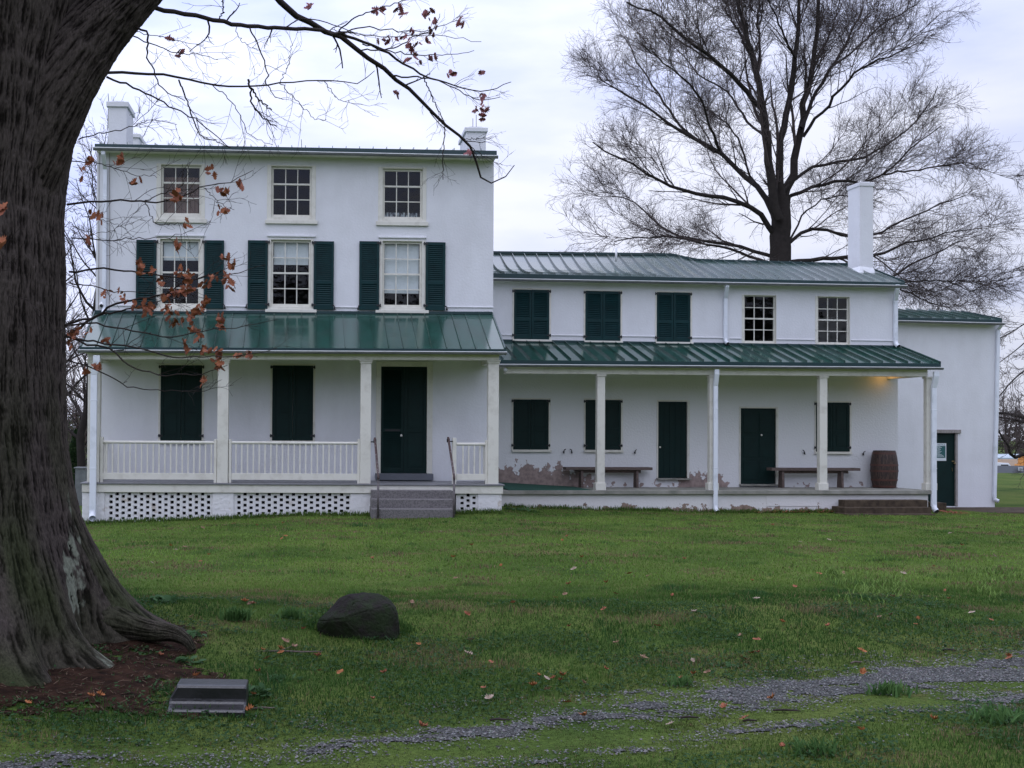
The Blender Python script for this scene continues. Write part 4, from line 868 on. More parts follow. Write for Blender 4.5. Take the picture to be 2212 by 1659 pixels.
# grass blades
def blades(n, x0, x1, y0, y1, hgt_r, wid, seed):
    rg = np.random.default_rng(seed); u = rg.random(n); Y = y0+(y1-y0)*u**1.0
    # keep roughly to the wedge the lawn is seen in, plus a margin on both sides
    xl_ = np.maximum(x0, (-860/2500)*Y-1.2); xr_ = np.minimum(x1, (1440/2500)*Y+1.2); X = xl_+(xr_-xl_)*rg.random(n)
    tb = np.hypot(X-TX, Y-TY) > .98
    so_m = soil_m(X, Y); gr = gravel_m(X, Y); keep = tb & (rg.random(n) < np.clip(1-(so_m+.05)*3.5, .03, 1)) & (rg.random(n) < np.clip(1-(gr+.0)*3.0, .12, 1))
    Yf = np.interp(X, [2.75, 2.95, 14], [23.1, 26.2, 27.2]); keep &= ((Y < Yf) | (X > 11.6))
    X = X[keep]; Y = Y[keep]; n = len(X); Z = hgt(X, Y)-.004
    cl = fbm(X*1.6, Y*1.6, 41, 4); c2 = fbm(X*.45, Y*.45, 43, 3); tuft = np.clip((vn(X*3.1, Y*3.1, 47)-.72)*4, 0, 1)
    intrack = np.clip(1-np.abs(Y-track_c(X))/.95, 0, 1)
    h = hgt_r*(.45+1.0*cl+tuft*.9)*rg.uniform(.5, 1.25, n)*(1-.68*np.clip(intrack*2, 0, 1)); wv = wid*rg.uniform(.6, 1.3, n)*(Y/8)**.35
    a = rg.uniform(0, 6.283, n); lean = rg.uniform(.15, .9, n)*h; b_ = a+rg.uniform(-.8, .8, n)+1.57
    wx, wy = np.cos(a)*wv/2, np.sin(a)*wv/2; lx_, ly_ = np.cos(b_)*lean, np.sin(b_)*lean
    P = np.empty((n, 5, 3)); P[:, 0] = np.stack([X-wx, Y-wy, Z], 1); P[:, 1] = np.stack([X+wx, Y+wy, Z], 1)
    P[:, 2] = np.stack([X+wx*.8+lx_*.35, Y+wy*.8+ly_*.35, Z+h*.6], 1); P[:, 3] = np.stack([X-wx*.8+lx_*.35, Y-wy*.8+ly_*.35, Z+h*.6], 1); P[:, 4] = np.stack([X+lx_, Y+ly_, Z+h*rg.uniform(.75, 1, n)], 1)
    T = np.array([[0, 1, 2], [0, 2, 3], [3, 2, 4]]); Fc = (T[None]+5*np.arange(n)[:, None, None]).reshape(-1, 3)
    g0 = np.array([.040, .092, .018]); g1 = np.array([.172, .270, .055]); g2 = np.array([.035, .095, .030]); dry = np.array([.24, .18, .10])
    k = np.clip((c2-.52)*1.5+np.clip((Y-9.3)*.22, -.1, .80), 0, 1)[:, None]; c = g0*(1-k)+g1*k; k2 = tuft[:, None]*.7; c = c*(1-k2)+g2*k2  # blades near the viewer coloured darker, standing for shade from the oak
    moss = np.clip(intrack*1.6, 0, 1)[:, None]; c = c*(1-moss)+np.array([.060, .082, .020])*moss
    dp = np.clip((fbm(X*1.1+5, Y*2.0, 51, 4)-.56)*5, 0, .75)+.05; isd = rg.random(n) < dp; c = np.where(isd[:, None], dry*rg.uniform(.5, 1.1, (n, 1)), c)
    c = c*rg.uniform(.75, 1.22, (n, 1)); return P.reshape(-1, 3), Fc, np.repeat(c, 5, 0)
for nm, args, lab in (('grass', (330000, -6, 9, 4.6, 12.5, .036, .0042, 1), 'short rough grass of the near lawn'), ('lawn_grass', (230000, -12, 19, 12.5, 28.5, .034, .0085, 2), 'mown grass of the lawn in front of the houses')):
    V, Fc, c = blades(*args); o = npmesh(nm, V, Fc, M['blade'], col=c); prop(o, lab, 'grass', kind='stuff')

# low broad-leaved ground cover of the near bank
rgc = np.random.default_rng(31); n = 90000; X = rgc.uniform(-4.2, 7, n); Y = rgc.uniform(5.2, 11, n)
k = (np.hypot(X-TX, Y-TY) > 1.0) & (fbm(X*1.3, Y*1.6, 141, 4) > .47+.03*(Y-7)) & (rgc.random(n) < np.clip(1-soil_m(X, Y)*2.5, .06, 1)) & (rgc.random(n) < np.clip(.8-gravel_m(X, Y)*2, .04, 1)) & (np.abs(Y-track_c(X)) > .45)
X = X[k]; Y = Y[k]; n = len(X); Z = hgt(X, Y)+rgc.uniform(.004, .035, n); s_ = rgc.uniform(.006, .016, n); a = rgc.uniform(0, 6.28, n); tz = rgc.uniform(-.5, .5, (n, 2)); pts = np.array([[-1, 0], [-.4, .55], [.5, .6], [1, 0], [.5, -.6], [-.4, -.55]])
u = pts[None, :, 0]*s_[:, None]; v = pts[None, :, 1]*s_[:, None]*.8; Vx = X[:, None]+u*np.cos(a)[:, None]-v*np.sin(a)[:, None]; Vy = Y[:, None]+u*np.sin(a)[:, None]+v*np.cos(a)[:, None]; Vz = Z[:, None]+u*tz[:, :1]+v*tz[:, 1:]
q_ = rgc.random((n, 1)); c = np.array([.022, .062, .020])*(1-q_)+np.array([.055, .110, .042])*q_
o = npmesh('ground_cover', np.stack([Vx, Vy, Vz], -1).reshape(-1, 3), np.arange(6*n).reshape(-1, 6), M['blade'], col=np.repeat(c, 6, 0)); prop(o, 'low clover-like ground cover mixed into the near grass', 'ground cover', kind='stuff')

# ================================================================== TREES
def resample(P, R_, K):
    P = np.asarray(P, float); d = np.r_[0, np.cumsum(np.linalg.norm(np.diff(P, axis=0), axis=1))]; t = np.linspace(0, d[-1], K)
    # Catmull-Rom like smoothing through dense cubic interpolation
    m_ = np.gradient(P, d, axis=0); i = np.clip(np.searchsorted(d, t, side='right')-1, 0, len(d)-2); h = (d[i+1]-d[i]); s = ((t-d[i])/h)[:, None]; h = h[:, None]
    Q = (2*s**3-3*s**2+1)*P[i]+(s**3-2*s**2+s)*h*m_[i]+(-2*s**3+3*s**2)*P[i+1]+(s**3-s**2)*h*m_[i+1]
    return Q, np.interp(t, d, R_)
def tubes(P, Rr, sides):
    n, K, _ = P.shape; T = np.gradient(P, axis=1); T /= np.linalg.norm(T, axis=2, keepdims=True)+1e-9
    up = np.where(np.abs(T[:, :1, 2:3]) < .85, np.array([[[0, 0, 1.]]]), np.array([[[1., 0, 0]]])); A_ = np.cross(T, up); A_ /= np.linalg.norm(A_, axis=2, keepdims=True)+1e-9; B_2 = np.cross(T, A_)
    th = 2*np.pi*np.arange(sides)/sides
    V = P[:, :, None]+(A_[:, :, None]*np.cos(th)[None, None, :, None]+B_2[:, :, None]*np.sin(th)[None, None, :, None])*Rr[:, :, None, None]
    i, k = np.meshgrid(np.arange(K-1), np.arange(sides), indexing='ij'); k2 = (k+1) % sides
    Fq = np.stack([i*sides+k, i*sides+k2, (i+1)*sides+k2, (i+1)*sides+k], -1).reshape(-1, 4)
    return V.reshape(-1, 3), (Fq[None]+(K*sides)*np.arange(n)[:, None, None]).reshape(-1, 4)
def grow(P, Rr, nc, lf, ang, K, rr_, tip, rg, up=.0, jit=.18, t0=.12, absl=None, out=None, tp=1.0, rmin=.0):
    n, KP, _ = P.shape; idx = np.repeat(np.arange(n), nc); m_ = len(idx); t = t0+(1-t0)*rg.random(m_)**tp; f = t*(KP-1); i = np.minimum(f.astype(int), KP-2); s = (f-i)[:, None]
    p0 = P[idx, i]*(1-s)+P[idx, i+1]*s; T = P[idx, i+1]-P[idx, i]; T /= np.linalg.norm(T, axis=1, keepdims=True)+1e-9
    r0 = (Rr[idx, i]*(1-s[:, 0])+Rr[idx, i+1]*s[:, 0])*rr_*rg.uniform(.7, 1, m_)
    ln = np.linalg.norm(np.diff(P, axis=1), axis=2).sum(1)[idx]
    L_ = (absl if absl is not None else ln*lf)*(1.15-.6*t)*rg.uniform(.55, 1.25, m_)
    q_ = rg.normal(size=(m_, 3)); q_ -= T*(q_*T).sum(1, keepdims=True); q_ /= np.linalg.norm(q_, axis=1, keepdims=True)+1e-9
    a = np.radians(rg.normal(ang, 9, m_))[:, None]; D = T*np.cos(a)+q_*np.sin(a); D[:, 2] += up
    if out is not None:
        o_ = p0-np.array(out); o_ /= np.linalg.norm(o_, axis=1, keepdims=True); D += o_*.30
    D /= np.linalg.norm(D, axis=1, keepdims=True)
    Q = np.empty((m_, K, 3)); Q[:, 0] = p0
    for k in range(1, K):
        D = D+rg.normal(size=(m_, 3))*jit; D[:, 2] += up*.35; D /= np.linalg.norm(D, axis=1, keepdims=True); Q[:, k] = Q[:, k-1]+D*(L_/(K-1))[:, None]
    r0 = np.maximum(r0, rmin); RR = r0[:, None]*np.linspace(1, tip, K)[None]; return Q, np.maximum(RR, rmin*.7)
def join(parts):
    Vs, Fs, o = [], [], 0
    for V, Fc in parts: Vs.append(V); Fs.append(Fc+o); o += len(V)
    return np.concatenate(Vs), np.concatenate(Fs)
M['bark_far'] = mat('dark_bark', (.040, .034, .031), .9, spec=.1, var=.4, vscale=6, bump=.5, bscale=20)
M['twig'] = mat('bare_twig', (.075, .056, .052), .9, var=.2, vscale=1)
M['twig2'] = mat('reddish_twig', (.11, .072, .066), .9, var=.2, vscale=1)
M['limb'] = mat('grey_brown_limb', (.045, .034, .031), .85, spec=.2, var=.4, vscale=14, bump=.4, bscale=60)
# ---- the big bare tree behind the wing
TB = 41.0
def c5(x, y): return (1174.4+.469*x, .469*y)
LIM = [  # points in the crop frame, width px, dy at the tip
 ([(1090, 1620), (1088, 1250), (1092, 1100), (1096, 1000), (1098, 900)], (172, 130), 0, 0),
 ([(1085, 1010), (1052, 860), (1040, 750), (1030, 640), (1010, 500), (985, 350), (955, 250), (935, 150), (910, 60), (880, -60), (850, -200)], (70, 26), -.5, -1.5),
 ([(1005, 500), (930, 410), (840, 320), (740, 240), (640, 170), (540, 80), (400, 20), (260, -60)], (36, 10), -.8, -4),
 ([(985, 350), (992, 200), (985, 100), (1000, -60)], (20, 12), -1, 1),
 ([(958, 250), (900, 150), (850, 60), (810, -60)], (22, 10), -1, 2),
 ([(1075, 1060), (1000, 870), (920, 805), (820, 715), (700, 640), (600, 590), (480, 490), (350, 420), (220, 345), (100, 300)], (44, 8), 0, 3),
 ([(790, 700), (650, 605), (560, 480), (460, 330), (400, 220), (330, 110)], (24, 7), 1, 6),
 ([(815, 705), (760, 560), (700, 420), (600, 330), (500, 240), (380, 160)], (20, 6), 1, -3),
 ([(1075, 1100), (990, 980), (870, 920), (700, 890), (590, 860), (470, 790), (330, 720), (200, 640), (70, 590)], (40, 8), 0, -3),
 ([(1080, 1190), (940, 1150), (800, 1115), (640, 1090), (520, 1030), (430, 940), (300, 900), (190, 885)], (28, 6), .5, 4),
 ([(1085, 1225), (1000, 1198), (860, 1150), (740, 1125), (600, 1090), (430, 1100), (300, 1110), (210, 1060)], (24, 6), -.5, -4),
 ([(1098, 910), (1085, 700), (1112, 560), (1140, 400), (1160, 270), (1170, 100), (1182, -60), (1190, -200)], (60, 22), 0, .5),
 ([(1160, 270), (1120, 190), (1060, 60), (1010, -60)], (18, 9), 0, -2),
 ([(1100, 930), (1150, 800), (1165, 700), (1190, 560), (1220, 400), (1250, 250), (1265, 100), (1272, -60), (1280, -200)], (66, 24), .5, 1.5),
 ([(1185, 590), (1250, 430), (1330, 300), (1400, 180), (1450, 80), (1510, -50)], (30, 12), .5, 4),
 ([(1195, 630), (1300, 485), (1400, 380), (1480, 300), (1600, 255), (1720, 200), (1810, 110)], (24, 7), .5, -4),
 ([(1335, 300), (1450, 215), (1560, 110), (1700, 30), (1780, -40)], (18, 7), 2, 5),
 ([(1105, 880), (1150, 838), (1220, 780), (1290, 755), (1420, 740), (1540, 690), (1620, 640), (1720, 560), (1790, 450), (1850, 330), (1890, 290)], (28, 6), .3, 3),
 ([(1100, 935), (1180, 880), (1280, 850), (1380, 835), (1500, 830), (1580, 800), (1700, 680), (1800, 600), (1960, 500)], (30, 6), .3, -3.5),
 ([(1570, 805), (1700, 790), (1850, 760), (2000, 750), (2110, 755)], (15, 5), 1, 3),
 ([(1095, 1150), (1150, 1100), (1240, 1050), (1390, 1085), (1520, 1080), (1620, 1030), (1720, 990), (1850, 930), (1990, 880), (2060, 830)], (30, 6), .3, 2),
 ([(1120, 1210), (1260, 1195), (1390, 1180), (1500, 1185), (1640, 1130), (1780, 1090), (1920, 1070), (2110, 1010)], (34, 6), 0, -3),
 ([(1120, 1260), (1350, 1300), (1520, 1320), (1610, 1275), (1690, 1220), (1790, 1180), (1900, 1120), (2080, 1080)], (32, 7), 0, 1),
 ([(1600, 1280), (1700, 1300), (1830, 1290), (1950, 1330), (2050, 1350)], (15, 5), .8, -2),
 ([(1560, 1300), (1680, 1350), (1800, 1400), (1960, 1400)], (14, 5), .8, 4),
 ([(1098, 1150), (1145, 1090), (1185, 1000), (1270, 930), (1400, 900), (1550, 930), (1650, 960)], (18, 5), 0, 5),
 ([(1070, 950), (960, 830), (900, 650), (830, 560), (760, 500), (640, 380)], (20, 6), 0, 5),
 ([(1030, 640), (940, 560), (850, 430), (700, 330), (620, 230), (480, 130)], (20, 6), 0, 6),
 ([(1240, 330), (1300, 200), (1340, 80), (1380, -60)], (18, 8), 1, 4)]
tree = thing('bare_tree', 'huge leafless tree standing behind the green roof of the wing', 'tree', WORLD, tuple(wp(*c5(1090, 1300), TB)-Vector((0, 0, 6.5))))
def limbs_world(LIM, conv, Yb, dyscale=1, K=16, wsc=.31):
    out = []
    for pts, (w0, w1), d0, d1 in LIM:
        n = len(pts); P = []
        for i, (x, y) in enumerate(pts):
            Y = Yb+(d0+(d1-d0)*i/(n-1))*dyscale; P.append(tuple(wp(*conv(x, y), Y)))
        Rv = np.linspace(w0, w1, n)*wsc/2*Yb/F; Q, Rq = resample(P, Rv, K); out.append((Q, Rq))
    return np.array([o[0] for o in out]), np.array([o[1] for o in out])
rg = np.random.default_rng(5)
LP, LR = limbs_world(LIM, c5, TB); _t2 = np.linspace(0, .86, 16)*15; _i = np.minimum(_t2.astype(int), 14); _f = (_t2-_i)[None, :, None]; LP[1:] = LP[1:][:, _i]*(1-_f)+LP[1:][:, _i+1]*_f
LP[:, 1:-1] += rg.normal(size=LP[:, 1:-1].shape)*.03
npmesh('trunk', *tubes(LP, LR, 8), M['bark_far'], tree, smooth=True)
cen = list(wp(*c5(1100, 1000), TB))
G0 = grow(LP[1:], LR[1:], 6, None, 33, 16, .50, .25, rg, up=.07, jit=.07, t0=.12, absl=3.1, out=cen, tp=1.0, rmin=.014)
LL = (np.concatenate([LP[1:], G0[0]]), np.concatenate([LR[1:], G0[1]]))
G1 = grow(*LL, 9, None, 42, 8, .42, .35, rg, up=.06, jit=.12, t0=.06, absl=1.6, out=cen, rmin=.009, tp=1.15)
G2 = grow(*G1, 7, None, 44, 5, .55, .4, rg, up=.05, jit=.16, absl=.9, rmin=.0058)
G3 = grow(*G2, 4, None, 44, 4, .6, .6, rg, up=.05, jit=.2, absl=.48, rmin=.0036)
npmesh('crown', *join([tubes(*G0, 6), tubes(*G1, 4), tubes(*G2, 3), tubes(*G3, 3)]), M['twig'], tree)
def bare(name, label, X, Y, h, r0, seed, lean=(0, 0), spread=1.0, dens=(14, 7, 5), group=None, zb=None, m='twig', low=.22):
    rg = np.random.default_rng(seed); zb = hz(X, Y)-.15 if zb is None else zb; K = 12
    t = np.linspace(0, 1, K)[:, None]; P = np.array([X, Y, zb])+t*np.array([lean[0], lean[1], h])+np.cumsum(rg.normal(size=(K, 3))*np.array([.02, .02, 0])*h/4, axis=0); P = P[None]; Rr = (r0*(1-.85*t[:, 0]))[None]
    tr_ = thing(name, label, 'tree', WORLD, (X, Y, zb), group)
    A1 = grow(P, Rr, dens[0], .42*spread, 52, 9, .55, .25, rg, up=.10, jit=.12, t0=low, rmin=.012); npmesh('trunk', *join([tubes(P, Rr, 8), tubes(*A1, 6)]), M['bark_far'], tr_, smooth=True)
    A2 = grow(*A1, dens[1], .45, 42, 6, .55, .35, rg, up=.06, jit=.16, rmin=.007); A3 = grow(*A2, dens[2], .5, 40, 4, .6, .5, rg, up=.05, jit=.2, rmin=.005)
    npmesh('crown', *join([tubes(*A2, 3), tubes(*A3, 3)]), M[m], tr_); return tr_
# the tree at the right edge, with low drooping limbs
def ID(x, y): return (x, y)
R_L = [([(2345, 1090), (2340, 980), (2335, 880), (2330, 760), (2325, 660), (2330, 540)], (46, 18), 0, 0),
 ([(2336, 930), (2280, 915), (2212, 902), (2186, 895), (2150, 891), (2120, 880), (2090, 850)], (14, 4), 0, 0),
 ([(2336, 900), (2270, 925), (2212, 911), (2180, 905), (2150, 900), (2110, 905)], (10, 3), 0, 1.5),
 ([(2338, 960), (2280, 975), (2212, 981), (2192, 988), (2182, 980), (2177, 960), (2163, 942), (2150, 915)], (13, 4), 0, -1),
 ([(2332, 800), (2270, 790), (2215, 800), (2180, 830), (2155, 860), (2130, 880)], (6, 2), 0, -1.5),
 ([(2330, 740), (2280, 720), (2230, 730), (2190, 760), (2150, 790)], (5, 2), 0, 1),
 ([(2328, 690), (2280, 670), (2230, 690), (2180, 720), (2140, 740)], (5, 2), 0, 2),
 ([(2335, 840), (2400, 780), (2450, 760)], (14, 4), 0, 2), ([(2330, 720), (2390, 640), (2450, 600)], (12, 4), 0, -2)]
t_ = thing('bare_tree', 'leafless tree with low drooping limbs beyond the right end of the annex', 'tree', WORLD, tuple(Vector((*wp(2345, 1060, 40)[:2], hz(wp(2345, 1060, 40).x, 40)))))
LP2, LR2 = limbs_world(R_L, ID, 40, wsc=.8, K=14); npmesh('trunk', *tubes(LP2, LR2, 7), M['bark_far'], t_, smooth=True)
G1 = grow(LP2[1:], LR2[1:], 12, None, 45, 8, .5, .3, rg, up=.03, jit=.16, absl=1.3, rmin=.009); G2 = grow(*G1, 7, None, 42, 5, .6, .4, rg, up=.03, jit=.2, absl=.6, rmin=.006); G3 = grow(*G2, 4, None, 42, 4, .6, .6, rg, up=.03, jit=.2, absl=.3, rmin=.0045)
npmesh('crown', *join([tubes(*G1, 4), tubes(*G2, 3), tubes(*G3, 3)]), M['twig'], t_)
x_ = lambda px, Y: wp(px, 900, Y).x
bare('bare_tree', 'slender many-branched leafless tree close behind the left corner of the tall house', x_(170, 33), 33, 10.5, .13, 3, (.6, 0), .75, (34, 9, 5), low=.08, m='twig')
bare('bare_tree', 'leafless tree further left, half hidden by the big oak trunk', x_(95, 36), 36, 9, .15, 4, (.3, 0), .8, (26, 8, 5), low=.1)
bare('bare_tree', 'short thicket-like leafless tree low behind the left porch corner', x_(165, 40), 40, 5.2, .09, 6, (.3, 0), 1.2, (40, 9, 5), low=.04, m='twig2')
# evergreen shrub and utility box at the left
def leafcloud(n, cx, cy, z0, z1, rx, ry, size, seed, shape='cone', c0=(.02, .045, .02), c1=(.05, .085, .03)):
    rg = np.random.default_rng(seed); t = rg.random(n)**.8; a = rg.uniform(0, 6.283, n)
    rad = (1-t)**.55 if shape == 'cone' else np.sqrt(np.clip(1-(2*t-1)**2, 0, 1)); rad = rad*np.sqrt(rg.uniform(.2, 1, n))*(.8+.4*vn(a*2.5, t*6, seed))
    P = np.stack([cx+np.cos(a)*rad*rx, cy+np.sin(a)*rad*ry, z0+(z1-z0)*t], 1); d1 = rg.normal(size=(n, 3)); d1 /= np.linalg.norm(d1, axis=1, keepdims=True); d2 = rg.normal(size=(n, 3)); d2 /= np.linalg.norm(d2, axis=1, keepdims=True); s = size*rg.uniform(.5, 1.3, (n, 1))
    V = np.stack([P-d1*s, P+d2*s*.5, P+d1*s, P-d2*s*.5], 1).reshape(-1, 3); Fc = np.arange(4*n).reshape(-1, 4); k = rg.random((n, 1)); c = np.array(c0)*(1-k)+np.array(c1)*k
    return V, Fc, np.repeat(c, 4, 0)
X0 = x_(175, 38); zb = hz(X0, 38); sh = thing('evergreen_shrub', 'dark green conical evergreen between the oak trunk and the porch', 'shrub', WORLD, (X0-.15, 38, zb))
V, Fc, c = leafcloud(9000, X0-.15, 38, zb+.05, wp(175, 928, 38).z, .42, .42, .04, 12); npmesh('foliage', V, Fc, M['blade'], sh, col=c)
mb = MB(); mb.tube([(X0-.15, 38, zb-.1), (X0-.15, 38, zb+1.0)], [.05, .03], 8); mb.build('trunk', M['bark_far'], sh)
p_ = wp(183, 1012, 30); p2 = wp(183, 1040, 30); ub_ = thing('utility_box', 'small grey metal utility box left of the porch', 'utility box', WORLD, (p_.x, 30, p2.z))
mb = MB(); mb.box(p_.x-.2, p_.x+.06, 29.8, 30.1, hz(p_.x, 30)-.1, p_.z); mb.build('cabinet', M['greystep'] if False else M['gutterdark'], ub_, bevel=.01); mb = MB(); mb.box(p_.x-.23, p_.x+.09, 29.77, 30.13, p_.z+.001, p_.z+.04); mb.build('cover', M['gutterdark'], ub_, bevel=.01)
# far background: wood, shed with pale roof, grey barrier, dirt, van, digger
rgw = np.random.default_rng(8); parts = []
for i in range(110):
    X = rgw.uniform(-60, 190); Y = rgw.uniform(150, 235); h = rgw.uniform(8, 12.5); K = 8; zb = -2.6
    if i < 60: X = rgw.uniform(70, 150)
    t = np.linspace(0, 1, K)[:, None]; P = (np.array([X, Y, zb])+t*np.array([0, 0, h])+np.cumsum(rgw.normal(size=(K, 3))*.12, axis=0))[None]; Rr = (.22*(1-.85*t[:, 0]))[None]
    A1 = grow(P, Rr, 16, .34, 45, 5, .5, .3, rgw, up=.15, jit=.15, t0=.2, rmin=.04); A2 = grow(*A1, 8, .5, 42, 3, .6, .5, rgw, up=.1, jit=.2, rmin=.025); parts += [tubes(P, Rr, 5), tubes(*A1, 3), tubes(*A2, 3)]
o = npmesh('far_wood', *join(parts), M['twig']); prop(o, 'line of leafless woodland on the horizon', 'woodland', kind='stuff')
cl = []
for i in range(150):
    X = rgw.uniform(-70, 200); Y = rgw.uniform(140, 240); e = rgw.random() < .5; cl.append(leafcloud(500, X, Y, -3, rgw.uniform(1.5, 4.8), rgw.uniform(2, 5), 2.5, .32, 100+i, 'ball', (.03, .038, .028) if e else (.06, .05, .042), (.075, .085, .05) if e else (.11, .09, .075)))
V, Fc = join([(c[0], c[1]) for c in cl]); o = npmesh('far_undergrowth', V, Fc, M['blade'], col=np.concatenate([c[2] for c in cl])); prop(o, 'brown green undergrowth along the far wood', 'undergrowth', kind='stuff')
cl = []
for i in range(60):
    X = rgw.uniform(-26, -4); Y = rgw.uniform(42, 60); cl.append(leafcloud(420, X, Y, hz(X, Y)-.2, hz(X, Y)+rgw.uniform(1.6, 4.2), rgw.uniform(1, 2), 1, .07, 300+i, 'ball', (.05, .042, .035), (.12, .10, .075)))
V, Fc = join([(c[0], c[1]) for c in cl]); o = npmesh('brown_thicket', V, Fc, M['blade'], col=np.concatenate([c[2] for c in cl])); prop(o, 'brown leafless thicket behind the left side of the house', 'thicket', kind='stuff')
M['bluegrey'] = mat('bluegrey_panel', (.19, .20, .23), .6, var=.15, vscale=.8); M['palemetal'] = mat('pale_blue_metal_roof', (.42, .50, .55), .4, var=.1); M['darkwall'] = mat('dark_grey_siding', (.09, .10, .11), .7, var=.2, stretch=(6, 1, .2))
M['dirt'] = mat('orange_dirt', (.30, .19, .10), .95, col2=(.22, .16, .10), vscale=.6, m2=(.4, .6)); M['sign'] = mat('sign_white', (.6, .62, .65), .5, var=.2, vscale=6); M['orange'] = mat('orange_machine_paint', (.55, .22, .03), .4); M['vanw'] = mat('white_van_paint', (.75, .77, .8), .25); M['tyre'] = mat('tyre_black', (.015, .015, .016), .8)
fr_ = wp(2180, 1023.5, 105); top = wp(2180, 1006, 105); bw = thing('site_barrier', 'long low blue-grey barrier across the far field, right edge', 'barrier', WORLD, (fr_.x, 105, fr_.z))
for k in range(14):
    x0 = fr_.x-14+k*4; mb = MB(); mb.box(x0, x0+3.96, 105, 105.12, fr_.z-.5, top.z); mb.build('panel', M['bluegrey'], bw)
    mb = MB(); mb.box(x0-.06, x0+.02, 104.9, 105.0, fr_.z-.5, top.z+.06); mb.build('post', M['gutterdark'], bw)
sg = thing('site_sign', 'small white notice board fixed to the far barrier', 'sign', WORLD, tuple(wp(2205, 1017, 104.85))); p0, p1 = wp(2199.5, 1017, 104.85), wp(2209, 1009, 104.85)
mb = MB(); mb.box(p0.x, p1.x, 104.84, 104.88, p0.z, p1.z); mb.build('board', M['sign'], sg); mb = MB(); mb.box(p0.x+.06, p1.x-.06, 104.83, 104.839, p0.z+.1, p0.z+.16); mb.box(p0.x+.1, p1.x-.1, 104.83, 104.839, p1.z-.14, p1.z-.08); mb.build('lettering', M['gutterdark'], sg)
p0 = wp(2120, 1004, 118); p1 = wp(2420, 995.5, 130); n = 40; mb = MB()
for i in range(n):
    for j in range(3):
        xa = 30+3.2*i; xb = xa+3.2; zf_ = lambda x, j: -2.4+(0, .9, 1.35, 1.1)[j]*(.8+.35*vn(x*.12, j*1.0, 5)) if j else -2.6
        ya, yb = 112+j*8, 120+j*8; mb.quad((xa, ya, zf_(xa, j)), (xb, ya, zf_(xb, j)), (xb, yb, zf_(xb, j+1)), (xa, yb, zf_(xa, j+1)))
o = mb.build('dirt_bank', M['dirt'], smooth=True); prop(o, 'orange brown bare earth beyond the far barrier', 'earth bank', kind='structure')
# unseen wood added behind the viewpoint to deepen the shade under the porches
cl = []
for i in range(90):
    X = rgw.uniform(-55, 75); Y = rgw.uniform(-46, -30); cl.append(leafcloud(700, X, Y, -1, rgw.uniform(8, 14), rgw.uniform(3, 5.5), 3, .55, 700+i, 'ball', (.03, .03, .022), (.06, .055, .04)))
V, Fc = join([(c[0], c[1]) for c in cl]); o = npmesh('added_rear_wood', V, Fc, M['blade'], col=np.concatenate([c[2] for c in cl])); prop(o, 'unseen dark wood added behind the viewpoint to shade the porches', 'woodland', kind='stuff')
